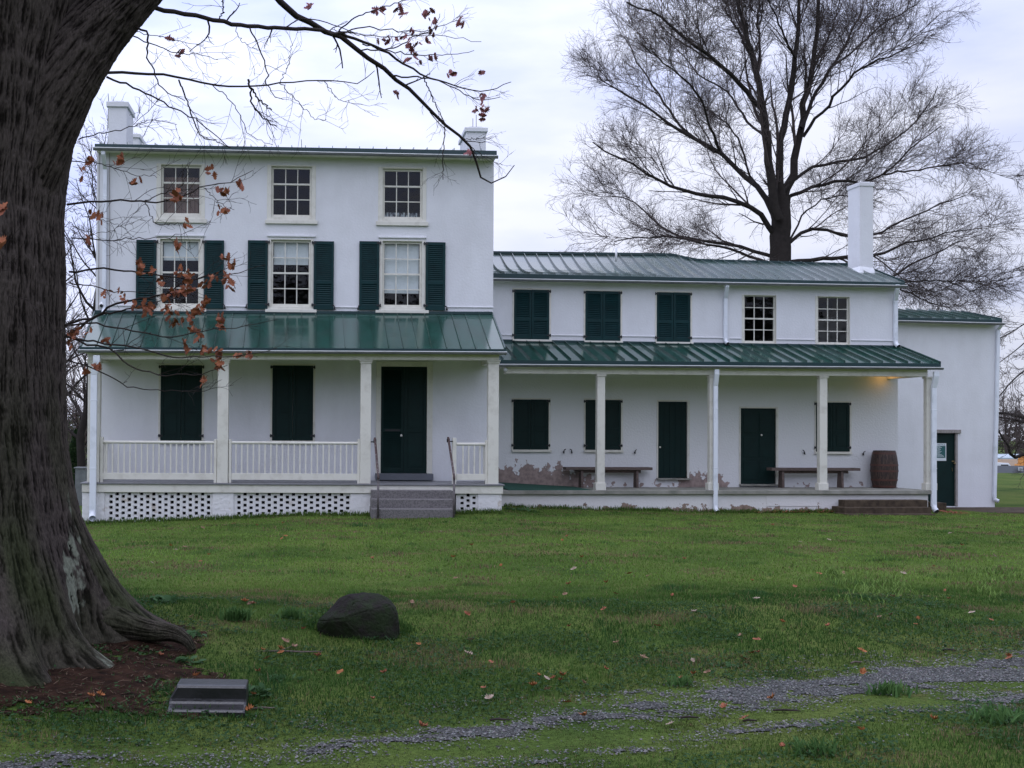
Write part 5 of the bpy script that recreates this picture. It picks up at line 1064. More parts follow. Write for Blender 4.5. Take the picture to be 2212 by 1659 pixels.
# low shed far right
a_, b_ = wp(2120, 986, 145), wp(2212, 992, 145); sd = thing('far_shed', 'long low dark shed with a pale blue roof at the far right', 'shed', WORLD, (a_.x+8, 145, -2.4))
mb = MB(); mb.box(a_.x-2, a_.x+38, 145.3, 152, -2.5, b_.z); mb.build('wall', M['darkwall'], sd); mb = MB(); mb.hexa([(a_.x-2.5, 145, b_.z+.001), (a_.x+38.5, 145, b_.z+.001), (a_.x+38.5, 152.5, b_.z+.001), (a_.x-2.5, 152.5, b_.z+.001), (a_.x-2.5, 145, b_.z+.18), (a_.x+38.5, 145, b_.z+.18), (a_.x+38.5, 149, b_.z+.6), (a_.x-2.5, 149, b_.z+.6)]); mb.build('roof', M['palemetal'], sd)
def vehicle(px, kind, label):
    p = wp(px, 1004, 112); g0_ = -1.95; v = thing('parked_van' if kind == 'van' else 'excavator', label, 'van' if kind == 'van' else 'excavator', WORLD, (p.x, 112, g0_-.3)); zt = wp(px, 997.5, 112).z
    z0 = zt-1.75; L_ = 2.1
    if kind == 'van':
        mb = MB(); prof = [(-L_, .35), (L_, .35), (L_, .85), (L_-.5, 1.0), (L_-1.05, 1.65), (-L_+.1, 1.75), (-L_, 1.55)]; n = len(prof)
        mb.add([(p.x+x, 112-.85, z0+z) for x, z in prof]+[(p.x+x, 112+.85, z0+z) for x, z in prof], [tuple(range(n)), tuple(range(2*n-1, n-1, -1))]+[(i, i+n, (i+1) % n+n, (i+1) % n) for i in range(n)]); mb.build('body', M['vanw'], v, bevel=.05)
        mb = MB(); mb.hexa([(p.x+.25, 111.13, z0+1.05), (p.x+1.25, 111.13, z0+1.05), (p.x+1.25, 111.149, z0+1.05), (p.x+.25, 111.149, z0+1.05), (p.x+.25, 111.13, z0+1.5), (p.x+.95, 111.13, z0+1.5), (p.x+.95, 111.149, z0+1.5), (p.x+.25, 111.149, z0+1.5)]); mb.build('side_window', M['black'], v)
        for s in (-1.3, 1.35):
            mb = MB(); mb.tube([(p.x+s, 111.1, z0+.33), (p.x+s, 111.3, z0+.33)], .33, 18); mb.build('wheel', M['tyre'], v)
    else:
        mb = MB(); mb.box(p.x-.9, p.x+.9, 111.4, 112.9, z0+.8, z0+1.5); mb.hexa([(p.x-.9, 111.5, z0+1.5), (p.x, 111.5, z0+1.5), (p.x, 112.4, z0+1.5), (p.x-.9, 112.4, z0+1.5), (p.x-.8, 111.5, z0+2.4), (p.x-.1, 111.5, z0+2.4), (p.x-.1, 112.4, z0+2.4), (p.x-.8, 112.4, z0+2.4)]); mb.build('cab', M['orange'], v, bevel=.04)
        mb = MB(); mb.tube([(p.x+.2, 111.9, z0+1.3), (p.x+1.8, 111.9, z0+2.9), (p.x+3.2, 111.9, z0+2.2), (p.x+3.3, 111.9, z0+1.2)], [.2, .17, .14, .1], 8); mb.build('boom', M['orange'], v)
        mb = MB(); mb.hexa([(p.x+3.0, 111.6, z0+.6), (p.x+3.6, 111.6, z0+.7), (p.x+3.6, 112.2, z0+.7), (p.x+3.0, 112.2, z0+.6), (p.x+3.1, 111.6, z0+1.2), (p.x+3.5, 111.6, z0+1.2), (p.x+3.5, 112.2, z0+1.2), (p.x+3.1, 112.2, z0+1.2)]); mb.build('bucket', M['iron'], v)
        for y in (111.3, 112.6): mb = MB(); mb.box(p.x-1.3, p.x+1.3, y, y+.4, z0, z0+.7); mb.build('crawler_track', M['tyre'], v, bevel=.2)
vehicle(2146, 'van', 'white van just showing above the far barrier beside the annex corner'); vehicle(2222, 'digger', 'orange excavator beyond the far barrier at the right edge')

# ---- the oak in the foreground
M['bark'] = None
def barkmat():
    m = mat('oak_bark', (.125, .098, .088), .9); t = m.node_tree; b = t.nodes['Principled BSDF']; b.inputs['Specular IOR Level'].default_value = .05
    at = t.nodes.new('ShaderNodeAttribute'); at.attribute_name = 'col'
    tcn = t.nodes.new('ShaderNodeTexCoord'); mpn = t.nodes.new('ShaderNodeMapping'); mpn.inputs['Scale'].default_value = (1, 1, .25); t.links.new(tcn.outputs['Object'], mpn.inputs[0])
    n = t.nodes.new('ShaderNodeTexNoise'); n.inputs['Scale'].default_value = 85; n.inputs['Detail'].default_value = 8; n.inputs['Roughness'].default_value = .7; t.links.new(mpn.outputs[0], n.inputs['Vector'])
    r = t.nodes.new('ShaderNodeValToRGB'); t.links.new(n.outputs['Fac'], r.inputs[0]); r.color_ramp.elements[0].position = .3; r.color_ramp.elements[0].color = (.5, .5, .5, 1); r.color_ramp.elements[1].position = .7; r.color_ramp.elements[1].color = (1.35, 1.3, 1.3, 1)
    mxn = t.nodes.new('ShaderNodeMix'); mxn.data_type = 'RGBA'; mxn.blend_type = 'MULTIPLY'; mxn.inputs[0].default_value = 1; t.links.new(at.outputs['Color'], mxn.inputs[6]); t.links.new(r.outputs[0], mxn.inputs[7]); t.links.new(mxn.outputs[2], b.inputs['Base Color'])
    bn = t.nodes.new('ShaderNodeBump'); bn.inputs['Strength'].default_value = 1; bn.inputs['Distance'].default_value = .02; t.links.new(n.outputs['Fac'], bn.inputs['Height']); t.links.new(bn.outputs[0], b.inputs['Normal']); return m
M['bark'] = barkmat()
oak = thing('oak_tree', 'massive dark oak at the left edge, thin branches holding a few brown leaves', 'tree', WORLD, (TX, TY, hz(TX, TY)-.2))
def bark_disp(arc, z, along=.16, across=.019):
    """plated ridges: arc = metres round the stem, z = metres along it"""
    wv = (fbm(arc*5, z*2.2, 61, 3)-.5)*.045+(fbm(arc*1.1, z*.6, 62, 2)-.5)*.10; a = (arc+wv)/across; zz = z/along
    r = 1-np.abs(2*vn(a, zz, 63)-1); r2 = 1-np.abs(2*vn(a*1.9+7, zz*3.1, 65)-1); r3 = vn(a*3.7, zz*9, 67); f = np.clip(r*.56+r2*.22+r3*.30, 0, 1)
    return f          # 1 on crest
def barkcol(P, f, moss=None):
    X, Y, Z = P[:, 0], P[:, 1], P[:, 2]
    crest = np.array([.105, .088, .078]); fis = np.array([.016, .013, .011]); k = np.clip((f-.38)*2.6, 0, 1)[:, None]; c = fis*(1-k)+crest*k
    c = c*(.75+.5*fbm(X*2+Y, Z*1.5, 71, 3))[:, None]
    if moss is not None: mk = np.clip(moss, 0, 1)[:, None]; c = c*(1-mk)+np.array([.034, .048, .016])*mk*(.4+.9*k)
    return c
nth, nzz = 1100, 620
zlo = hz(TX, TY)-.45; zhi = 5.6; zz = zlo+(zhi-zlo)*np.linspace(0, 1, nzz)**1.15; th = 2*np.pi*np.arange(nth)/nth
# right silhouette px at heights
def zpx(y): return wp(150, y, TY).z
pr = [(-400, 300), (-120, 225), (0, 190), (150, 158), (300, 140), (400, 127), (470, 122), (540, 127), (700, 128), (850, 130), (950, 136), (1040, 148), (1120, 164), (1180, 186), (1240, 212), (1300, 234), (1420, 262), (1560, 275)]
zk = np.array([zpx(y) for y, _ in pr][::-1]); xk = np.array([(wp(x, y, TY).x-TX) for y, x in pr][::-1])
Rz = np.interp(zz, zk, xk)
TH, Z2 = np.meshgrid(th, zz); RZ = np.repeat(Rz[:, None], nth, 1); gl = hz(TX, TY)
hgl = np.clip(Z2-gl, -.3, 9)
def lobe(a0, w_, amp, fall): d = (TH-a0+np.pi) % (2*np.pi)-np.pi; return amp*np.exp(-(d/w_)**2)*np.exp(-np.clip(hgl+.12, .0, 9)/fall)*1.5
RZ = RZ*(1-.03*np.cos(3*TH+.5)-.025*np.cos(5*TH+2))
RZ += lobe(.26, .32, .36, .20)+lobe(-.42, .16, .22, .15)+lobe(-.80, .16, .20, .15)+lobe(-1.2, .20, .14, .2)+lobe(-1.9, .3, .2, .3)+lobe(1.2, .4, .3, .3)+lobe(2.6, .35, .3, .3)-lobe(-.20, .16, .16, .5)-lobe(-.67, .09, .10, .4)-lobe(-1.05, .08, .08, .4)
arc = TH*.75; f = bark_disp(arc, Z2)
seam = np.abs(TH-2*np.pi) < .0
RR_ = RZ+(f-.6)*.022+(fbm(arc*2, Z2*.8, 81, 3)-.5)*.035
# burl scar at the left
XX_ = TX+RR_*np.cos(TH); YY_ = TY+RR_*np.sin(TH)*.95
lean = np.interp(zz, [0, 2.5, 5.6], [0, 0, .05])[:, None]; V = np.stack([XX_+lean, YY_, Z2], -1).reshape(-1, 3)
I_, K_ = np.meshgrid(np.arange(nzz-1), np.arange(nth), indexing='ij'); K2 = (K_+1) % nth; Fc = np.stack([I_*nth+K_, I_*nth+K2, (I_+1)*nth+K2, (I_+1)*nth+K_], -1).reshape(-1, 4)
mo = np.clip((fbm(TH*2.5, Z2*1.2, 91, 4)-.42)*2.6, 0, .75)*np.clip((2.6-hgl)/2.2, 0, 1)*np.where(np.cos(TH+.35) > -.2, 1, .4)
col = barkcol(V, f.ravel(), mo.ravel())
# pale lichen streak on the right flank
lz0, lz1 = zpx(1400), zpx(1165); la_ = -.36+.27*(Z2-lz0)/(lz1-lz0)
lm = 1-np.sqrt(((TH-(2*np.pi+la_))/.075)**2+((Z2-(lz0+lz1)/2)/((lz1-lz0)*.62))**2)+(fbm(TH*30, Z2*14, 95, 4)-.5)*2.6
lk = (np.clip(lm*3, 0, 1)*(f > .38)).ravel()[:, None]; col = col*(1-lk*.85)+np.array([.27, .30, .23])*lk*.85
M_tr = npmesh('trunk', V, Fc, M['bark'], oak, smooth=True, col=col)
def stem(name, pts, rad, parent, K=90, nth=120, amp=.03, across=.045, mossy=0, along=.2):
    Q, Rq = resample(pts, rad, K); T = np.gradient(Q, axis=0); T /= np.linalg.norm(T, axis=1, keepdims=True); up = np.array([0, 1., 0]); A_ = np.cross(T, up); A_ /= np.linalg.norm(A_, axis=1, keepdims=True); B2 = np.cross(T, A_)
    d = np.r_[0, np.cumsum(np.linalg.norm(np.diff(Q, axis=0), axis=1))]; th = 2*np.pi*np.arange(nth)/nth; TH, D_ = np.meshgrid(th, d); f = bark_disp(TH*Rq.mean(), D_, along, across)
    r = Rq[:, None]+(f-.6)*amp; V = Q[:, None]+(A_[:, None]*np.cos(TH)[..., None]+B2[:, None]*np.sin(TH)[..., None])*r[..., None]; V = V.reshape(-1, 3)
    I_, K_ = np.meshgrid(np.arange(K-1), np.arange(nth), indexing='ij'); K2 = (K_+1) % nth; Fc = np.stack([I_*nth+K_, I_*nth+K2, (I_+1)*nth+K2, (I_+1)*nth+K_], -1).reshape(-1, 4)
    return npmesh(name, V, Fc, M['bark'], parent, smooth=True, col=barkcol(V, f.ravel(), np.full(len(V), mossy)*fbm(V[:, 0]*6, V[:, 2]*6, 97, 3)*1.4))
stem('limb', [wp(-40, 470, TY), wp(10, 380, TY-.05), wp(66, 270, TY-.1), wp(132, 155, TY-.1), wp(200, 65, TY-.05), wp(272, -10, TY), wp(360, -110, TY+.1), wp(430, -230, TY+.2)], np.array([.42, .37, .32, .275, .235, .205, .185, .17]), oak, K=260, nth=300, amp=.024, across=.019, along=.16)
stem('root', [wp(90, 1290, TY), wp(190, 1330, TY+.05), wp(262, 1350, TY+.05), wp(310, 1360, TY+.0), wp(345, 1365, TY-.05), wp(378, 1370, TY-.1), wp(400, 1382, TY-.12), wp(418, 1405, TY-.15)], np.array([.24, .17, .115, .08, .065, .052, .04, .02]), oak, K=110, nth=130, amp=.012, across=.02, mossy=.5)
# hand placed branches: points (D px), widths px, depth at start and end
BR = [
 ([(330, 15), (408, 33), (481, 47), (539, 56), (619, 60), (700, 67), (735, 72)], (13, 9), 8.3, 9.6),
 ([(560, -60), (603, 0), (627, 29), (663, 47), (700, 66), (729, 76), (772, 109), (827, 146), (845, 164), (882, 193), (918, 226), (962, 271), (1009, 309), (1024, 335), (1038, 382), (1049, 393), (1089, 382), (1111, 357)], (19, 2.2), 9.6, 10.6),
 ([(732, 69), (772, 87), (820, 106), (871, 135), (918, 164), (973, 182), (1045, 197), (1104, 177)], (9, 1.8), 9.6, 10.8),
 ([(911, 160), (933, 208), (962, 271)], (3.5, 2.5), 9.9, 10.2), ([(845, 164), (880, 166), (918, 168), (975, 185), (1030, 215), (1080, 210)], (5, 1.6), 10, 10.3),
 ([(732, 66), (765, 40), (809, 22), (863, 4), (900, -15)], (4, 2), 9.6, 9.2), ([(736, 69), (791, 58), (845, 66), (918, 66), (1002, 40)], (4, 1.5), 9.6, 9.3),
 ([(780, 109), (845, 106), (903, 76), (936, 62), (950, 30)], (4, 1.5), 9.7, 9.9), ([(783, 95), (882, 117), (954, 120), (1024, 109)], (3.5, 1.5), 9.7, 9.0),
 ([(660, 40), (700, 45), (760, 70), (850, 80), (940, 75), (1040, 90)], (3, 1.4), 9.5, 9.0), ([(962, 271), (958, 330), (957, 388)], (3, 2), 10.2, 10.2),
 ([(1000, 300), (1030, 300), (1065, 298)], (2, 1.3), 10.4, 10.3), ([(1015, 316), (1045, 335), (1085, 357)], (2.2, 1.3), 10.5, 10.7),
 ([(233, 157), (300, 157), (335, 161), (390, 169), (456, 182), (536, 189), (601, 178), (700, 173), (776, 177), (809, 153)], (8, 1.8), 8.1, 8.8),
 ([(386, 172), (408, 226), (434, 291), (465, 305), (496, 319)], (4.5, 1.8), 8.3, 8.5), ([(536, 171), (540, 189), (545, 225), (565, 250), (598, 273)], (6, 3), 8.5, 8.6), ([(541, 190), (560, 215), (587, 238)], (5, 3), 8.5, 8.7),
 ([(459, 184), (510, 233), (539, 288), (560, 303), (590, 313)], (2.5, 1.3), 8.4, 8.4), ([(539, 58), (572, 135), (579, 186), (590, 202), (612, 215)], (4, 1.6), 8.9, 8.8), ([(605, 178), (622, 140), (630, 91)], (2.2, 1.3), 8.6, 8.9),
 ([(601, 178), (645, 218), (685, 257), (705, 258)], (2.4, 1.2), 8.6, 8.5), ([(700, 173), (732, 215), (774, 224)], (2, 1.2), 8.7, 8.6), ([(470, 45), (482, 25), (481, 0), (480, -20)], (4, 3), 8.8, 8.7),
 ([(230, 166), (284, 188), (328, 204), (364, 229), (419, 255), (466, 291), (499, 319)], (6, 2), 8.1, 8.5), ([(296, 60), (320, 76), (317, 109), (331, 149), (342, 182), (368, 204), (400, 218)], (6, 1.8), 8.2, 8.0), ([(288, 78), (328, 95), (382, 113), (426, 118), (470, 129)], (3.5, 1.3), 8.2, 7.8),
 ([(290, 70), (340, 78), (400, 92), (440, 98)], (2.2, 1.2), 8.2, 8.0), ([(510, 57), (520, 85), (540, 100), (560, 108)], (2, 1.1), 8.8, 8.7), ([(170, 301), (218, 286), (273, 277), (328, 259), (382, 269)], (3.4, 1.3), 8.2, 7.7),
 ([(155, 348), (226, 355), (284, 375), (339, 384)], (2.8, 1.2), 8.0, 7.5), ([(145, 442), (218, 435), (309, 435), (364, 433), (437, 404), (510, 386), (546, 368)], (6, 1.4), 8.2, 7.6), ([(313, 437), (339, 481), (364, 486), (400, 478)], (2.6, 1.2), 8.0, 7.8),
 ([(313, 433), (350, 419), (397, 397), (410, 350)], (3, 1.2), 8.0, 8.0), ([(440, 406), (481, 444), (506, 453)], (2, 1.1), 7.8, 7.6), ([(155, 514), (237, 517), (309, 515), (357, 513), (419, 499)], (3.2, 1.2), 8.1, 7.4),
 ([(150, 587), (218, 581), (291, 586), (364, 597), (440, 600), (510, 590), (575, 572)], (5.6, 1.5), 8.2, 7.3), ([(140, 728), (192, 694), (243, 662), (298, 647), (352, 636), (389, 618), (443, 596), (500, 575)], (8, 1.6), 8.0, 7.4),
 ([(140, 703), (207, 683), (280, 669), (338, 651), (400, 640)], (6.5, 1.5), 8.1, 7.7), ([(142, 702), (225, 702), (298, 716), (371, 727), (443, 713), (534, 702), (600, 690)], (5, 1.3), 7.9, 7.0),
 ([(142, 727), (189, 742), (243, 756), (280, 789), (316, 804), (389, 811), (443, 804), (491, 789)], (6, 1.6), 8.0, 7.3), ([(145, 727), (207, 738), (280, 749), (352, 767), (407, 773), (462, 771), (540, 766), (600, 752)], (5.4, 1.5), 7.9, 7.0),
 ([(148, 778), (189, 789), (243, 818), (298, 840), (352, 844), (425, 846), (473, 836)], (4.2, 1.2), 8.1, 7.6), ([(150, 611), (207, 618), (261, 629), (316, 633), (380, 650)], (3.4, 1.2), 8.1, 7.7), ([(150, 480), (180, 500), (230, 500), (290, 480)], (2, 1.1), 8.1, 8.2),
 ([(0, 500), (15, 560), (25, 590)], (2.4, 1.2), 7.3, 7.1), ([(20, 640), (60, 650), (110, 700), (140, 740)], (2.2, 1.2), 7.3, 7.1), ([(150, 455), (190, 470), (240, 480), (275, 497)], (2, 1.1), 8.1, 8.3)]
P_, R2_ = [], []
for pts, (w0, w1), y0, y1 in BR:
    n = len(pts); P = [tuple(wp(x, y, y0+(y1-y0)*i/(n-1))) for i, (x, y) in enumerate(pts)]; Rv = np.linspace(w0, w1, n)*.41*np.linspace(y0, y1, n)/F; Q, Rq = resample(P, Rv, 22); Q[1:-1] += rg.normal(size=Q[1:-1].shape)*.006; P_.append(Q); R2_.append(Rq)
P_ = np.array(P_); R2_ = np.array(R2_)
H1 = grow(P_, R2_, 6, None, 38, 7, .5, .45, rg, up=.0, jit=.16, absl=.34, t0=.25, rmin=.0016); H2 = grow(*H1, 3, None, 40, 5, .7, .6, rg, jit=.2, absl=.13, rmin=.0013)
npmesh('branches', *join([tubes(P_, R2_, 8), tubes(*H1, 4), tubes(*H2, 3)]), M['limb'], oak, smooth=True)
# overhanging limbs out of frame that shade the foreground
OV = [([(-2.8, 8.2, 5.0), (-2.0, 6.5, 6.2), (-.5, 4.5, 7.2), (1.5, 3, 8)], .2, .05), ([(-2.8, 8.2, 5.2), (-3.5, 6, 6.6), (-3.5, 3, 8)], .2, .05)]
oo = [resample(p, np.linspace(a, b_, len(p)), 14) for p, a, b_ in OV]; OP = np.array([o[0] for o in oo]); OR = np.array([o[1] for o in oo])
O1 = grow(OP, OR, 16, .35, 48, 8, .5, .3, rg, up=.06, jit=.13, rmin=.008); O2 = grow(*O1, 8, .5, 42, 5, .6, .4, rg, up=.03, jit=.18, rmin=.004); V1, F1 = join([tubes(OP, OR, 8), tubes(*O1, 5), tubes(*O2, 3)])
npmesh('upper_limbs', V1, F1, M['limb'], oak, smooth=True)
# oak leaves
OUT = [(0, -.5), (.10, -.42), (.20, -.34), (.13, -.24), (.30, -.14), (.17, -.04), (.38, .08), (.20, .16), (.30, .28), (.12, .34), (.10, .46), (0, .52)]
OUT = OUT+[(-x, y) for x, y in OUT[-2:0:-1]]
def leafverts(size, curl, rg_):
    pts = []
    for x, y in OUT:
        x2 = x*rg_.uniform(.8, 1.2); pts.append((x2*size, y*size, curl*size*(x*x*2.2+(y*y)*.8)*1.0))
    return pts
def add_leaf(mb, c, size, rg_, flat=False):
    v = leafverts(size, rg_.uniform(-.9, .9), rg_); e = Matrix.Rotation(rg_.uniform(0, 6.28), 3, 'Z') @ (Matrix.Rotation(rg_.uniform(-.4, .4) if flat else rg_.uniform(.6, 2.4), 3, 'X')) @ Matrix.Rotation(rg_.uniform(0, 6.28), 3, 'Z')
    c0 = Vector(c); n = len(v); vs = [c0+e@Vector(p) for p in v]+[c0+e@Vector((0, 0, 0))]
    mb.add(vs, [(i, (i+1) % n, n) for i in range(n)])
def leafm(name, col, c2): return mat(name, col, .65, col2=c2, vscale=14, m2=(.35, .65), spec=.3)
M['leaf0'] = leafm('rust_oak_leaf', (.35, .12, .050), (.19, .06, .034)); M['leaf1'] = leafm('tan_oak_leaf', (.32, .19, .12), (.18, .10, .06)); M['leaf2'] = leafm('orange_oak_leaf', (.36, .13, .035), (.24, .085, .03)); M['leaf3'] = leafm('pale_oak_leaf', (.44, .34, .27), (.28, .20, .15))
M['leafp'] = leafm('dull_purple_leaf', (.30, .10, .10), (.17, .06, .065))
rl_ = random.Random(3)
CL = [(345, 240), (450, 335), (670, 420), (690, 440), (945, 395), (1055, 360), (975, 395), (945, 520), (740, 590), (885, 265), (685, 720), (470, 845), (470, 875), (540, 860), (700, 870), (760, 900), (740, 940), (850, 960), (900, 900), (975, 790), (1015, 835), (960, 910), (1005, 930), (1005, 970), (720, 990), (650, 1000), (360, 1020), (490, 1070), (540, 1080), (500, 1100), (430, 1070), (625, 1100), (835, 1080), (800, 1110), (700, 1160), (650, 1170), (770, 1140), (860, 1040), (780, 1220), (810, 1260), (730, 1310), (960, 1200), (940, 1150), (845, 1345), (930, 1350), (950, 1430), (930, 1380), (260, 1010), (270, 1280), (840, 1520), (190, 530), (230, 550), (135, 280), (150, 660), (50, 1300), (60, 1260), (350, 200), (165, 205), (620, 1030), (590, 940), (690, 1000), (760, 980), (1105, 1365), (1060, 1375), (210, 1450), (150, 1460), (150, 1240), (90, 1230)]
lo_ = MB(); lp_ = MB()
for cx, cy in CL:
    x, y = 134+.3641*cx, 268.4+.3641*cy; Yd = 7.9-.0016*max(0, x-150)
    for k in range(rl_.choice((5, 6, 7, 9) if 400 < cx < 1020 and 840 < cy < 1360 else (4, 5, 6))): add_leaf(lo_, wp(x+rl_.gauss(0, 5), y+rl_.gauss(0, 6), Yd+rl_.gauss(0, .06)), rl_.uniform(.030, .066), rl_)
CU = [(920, 30), (1330, 55), (1350, 70), (1450, 60), (1465, 75), (1595, 80), (1640, 55), (1640, 130), (1650, 150), (1810, 140), (1805, 125), (1405, 210), (1390, 260), (1450, 230), (1480, 220), (1350, 240), (1640, 200), (1620, 235), (1530, 180), (1525, 290), (1570, 270), (1530, 310), (1500, 365), (1570, 385), (1640, 350), (1740, 430), (1760, 445), (1945, 430), (1940, 570), (1950, 600), (1910, 650), (1960, 650), (1945, 685), (1430, 540), (140, 330), (90, 235), (1860, 900), (1520, 290), (1300, 70)]
for cx, cy in CU:
    x, y = 335.5+.3641*cx, .3641*cy; Yd = 9.7 if cx > 300 else 8.1
    for k in range(rl_.choice((2, 3, 3, 4))): add_leaf(lp_, wp(x+rl_.gauss(0, 4), y+rl_.gauss(0, 5), Yd+rl_.gauss(0, .08)), rl_.uniform(.045, .075), rl_)
for x, y in ((4, 530), (5, 520), (3, 448), (6, 455)): add_leaf(lo_, wp(x, y, 7.1), .10, rl_)
lo_.build('leaves', M['leaf0'], oak); lp_.build('leaves', M['leafp'], oak)

# ================================================================== THINGS ON THE LAWN
# boulder
bx0, by0 = wp(775, 1368, 8.75).x, 8.95; bz_ = hz(bx0, by0)
bm_ = bmesh.new()
def bp(px, py, dy): v = wp(px, py, 8.95+dy); bm_.verts.new(v)
for q_ in ((702, 1324, 0), (720, 1306, .02), (738, 1288, 0), (752, 1287, -.03), (775, 1281, .03), (812, 1280, .02), (842, 1293, 0), (857, 1314, -.02), (684, 1342, -.02), (686, 1375, -.02), (863, 1345, -.04), (866, 1385, -.06), (712, 1340, -.16), (742, 1336, -.21), (800, 1318, -.19), (846, 1308, -.11), (735, 1385, -.14), (800, 1392, -.20), (850, 1388, -.16), (858, 1335, -.12), (770, 1300, -.13), (700, 1345, .18), (850, 1330, .2), (730, 1300, .2), (810, 1288, .22), (690, 1375, .2), (860, 1380, .22)): bp(*q_)
bmesh.ops.convex_hull(bm_, input=bm_.verts); bmesh.ops.delete(bm_, geom=[v for v in bm_.verts if not v.link_faces], context='VERTS'); bmesh.ops.triangulate(bm_, faces=bm_.faces)
bmesh.ops.bevel(bm_, geom=list(bm_.edges), offset=.012, segments=2, affect='EDGES', clamp_overlap=True)
bmesh.ops.triangulate(bm_, faces=bm_.faces)
for _ in range(3):
    bmesh.ops.subdivide_edges(bm_, edges=[e for e in bm_.edges if e.calc_length() > .022], cuts=1, use_grid_fill=True); bmesh.ops.triangulate(bm_, faces=bm_.faces)
from mathutils import noise as mn
bm_.normal_update()
for v in bm_.verts:
    c = v.co; v.co = c+v.normal*((mn.fractal(c*7, 1, 2, 5))*.010+(mn.fractal(c*26, 1, 2, 4))*.0035)
me = bpy.data.meshes.new('boulder'); bm_.to_mesh(me); bm_.free()
M['boulder'] = mat('mossy_dark_rock', (.022, .018, .017), .85, spec=.12, col2=(.020, .030, .013), vscale=6, m2=(.42, .60), bump=.9, bscale=45, bdist=.015)
me.materials.append(M['boulder']); me.polygons.foreach_set('use_smooth', [True]*len(me.polygons)); o = bpy.data.objects.new('boulder', me); COL.objects.link(o); prop(o, 'dark mossy boulder lying in the grass right of the oak', 'boulder')
# doorstep block
M['slate'] = mat('dark_wet_stone', (.020, .019, .021), .30, spec=.75, col2=(.009, .009, .010), vscale=6, m2=(.35, .65), bump=.3, bscale=40)
bY = gpx(445, 1546)[1]; zg = 0.0
z0_ = hz(wp(445, 1540, bY).x, bY); zt_1 = wp(445, 1533, bY).z; zt_2 = wp(450, 1480, bY+.13).z; dB = .13
while wp(465, 1464.5, bY+dB).z > zt_2 and dB < .7: dB += .005
pf = [(0, z0_-.12), (0, zt_1-.012), (.010, zt_1), (.085, zt_1+.003), (.106, zt_1+.010), (.115, zt_1+.022), (.118, zt_1+.038), (.118, zt_2-.012), (.126, zt_2), (.15, zt_2+.002), (dB-.01, zt_2), (dB, zt_2-.01), (dB, z0_-.12)]
xL0, xR0 = wp(358, 1540, bY).x, wp(529, 1540, bY).x; mb = MB(); n = len(pf); vs = []
xsn = [0, .012, .03, .25, .5, .75, .97, .988, 1]
for q_ in xsn:
    for (y, z) in pf:
        edge = .006 if q_ in (0, 1) else (.002 if q_ in (.012, .988) else 0); off = .03*max(0, min(1, (z-zt_1-.02)/.08))*(1-q_)+(.012*(1-q_)**8 if z > zt_2-.02 else 0)
        vs.append((xL0+(xR0-xL0)*q_+off+random.uniform(-.001, .001), bY+y+(edge if y < .2 else -edge), zg+z-edge-.006*q_))
fs = [tuple(range(n-1, -1, -1)), tuple((len(xsn)-1)*n+k for k in range(n))]
for i in range(len(xsn)-1):
    for k in range(n): fs.append((i*n+k, i*n+(k+1) % n, (i+1)*n+(k+1) % n, (i+1)*n+k))
mb.add(vs, fs); o = mb.build('step_block', M['slate'], bevel=.004); prop(o, 'dark grey two-tiered stone step block standing alone on the soil by the oak', 'stone block')
# paving slab, walk and kerb block at the right
A_s = rect(WING, 1925, 2022, 1126.5, 1133.5, -1.3); z_ = WING.at(1970, 1129, -1.3)[1]
mb = MB(); mb.box(A_s[0], A_s[1], -1.75, -1.15, z_-.08, z_+.012); o = mb.build('paving_slab', M['concrete'], bevel=.01, fr=WING); prop(o, 'flat pale paving slab sunk in the grass before the brown steps', 'paving slab')
zw_ = WING.at(2100, 1095.5, 3.6)[1]; u0 = WING.at(2041, 1100, 2.5)[0]
yy_ = 3.6
for _ in range(60):
    yy_ -= .05
    if WING.o.y and (CR.transposed()@(WING.w(WING.at(2150, 1107, yy_)[0], yy_, zw_)-EYE)).z and WING.at(2150, 1107, yy_)[1] > zw_: break
mb = MB(); mb.box(u0, u0+9, yy_, 3.59, zw_-.4, zw_); o = mb.build('path', M['brownstep'], bevel=.012, fr=WING); prop(o, 'raised brown concrete walk along the annex, leading off right', 'path', kind='structure')
k_ = rect(WING, 2023, 2045, 1086.5, 1104, 1.0); mb = MB(); mb.box(k_[0], k_[1], 1.0, 1.5, k_[2]-.2, k_[3]); o = mb.build('concrete_block', M['brownstep'], bevel=.012, fr=WING); prop(o, 'small brown concrete block beside the corner downspout', 'block')
# leaf litter by the foundation
mb = MB()
for k in range(420):
    if k < 170: u = rl_.uniform(WING.at(2024, 1100, .2)[0], WING.at(2068, 1100, .2)[0]); d_ = rl_.uniform(-.3, 1.0)
    else: u = rl_.triangular(WING.at(1600, 1100, -.1)[0], WING.at(1826, 1100, -.1)[0], WING.at(1815, 1100, -.1)[0]); d_ = rl_.uniform(-.28, -.04)
    p = WING.w(u, d_, 0); p.z = hz(p.x, p.y)+rl_.uniform(.015, .05); add_leaf(mb, p, rl_.uniform(.05, .09), rl_, True)
o = mb.build('leaf_litter', M['leaf0']); prop(o, 'drift of rusty dead leaves at the foot of the wing foundation', 'leaf litter', kind='stuff')
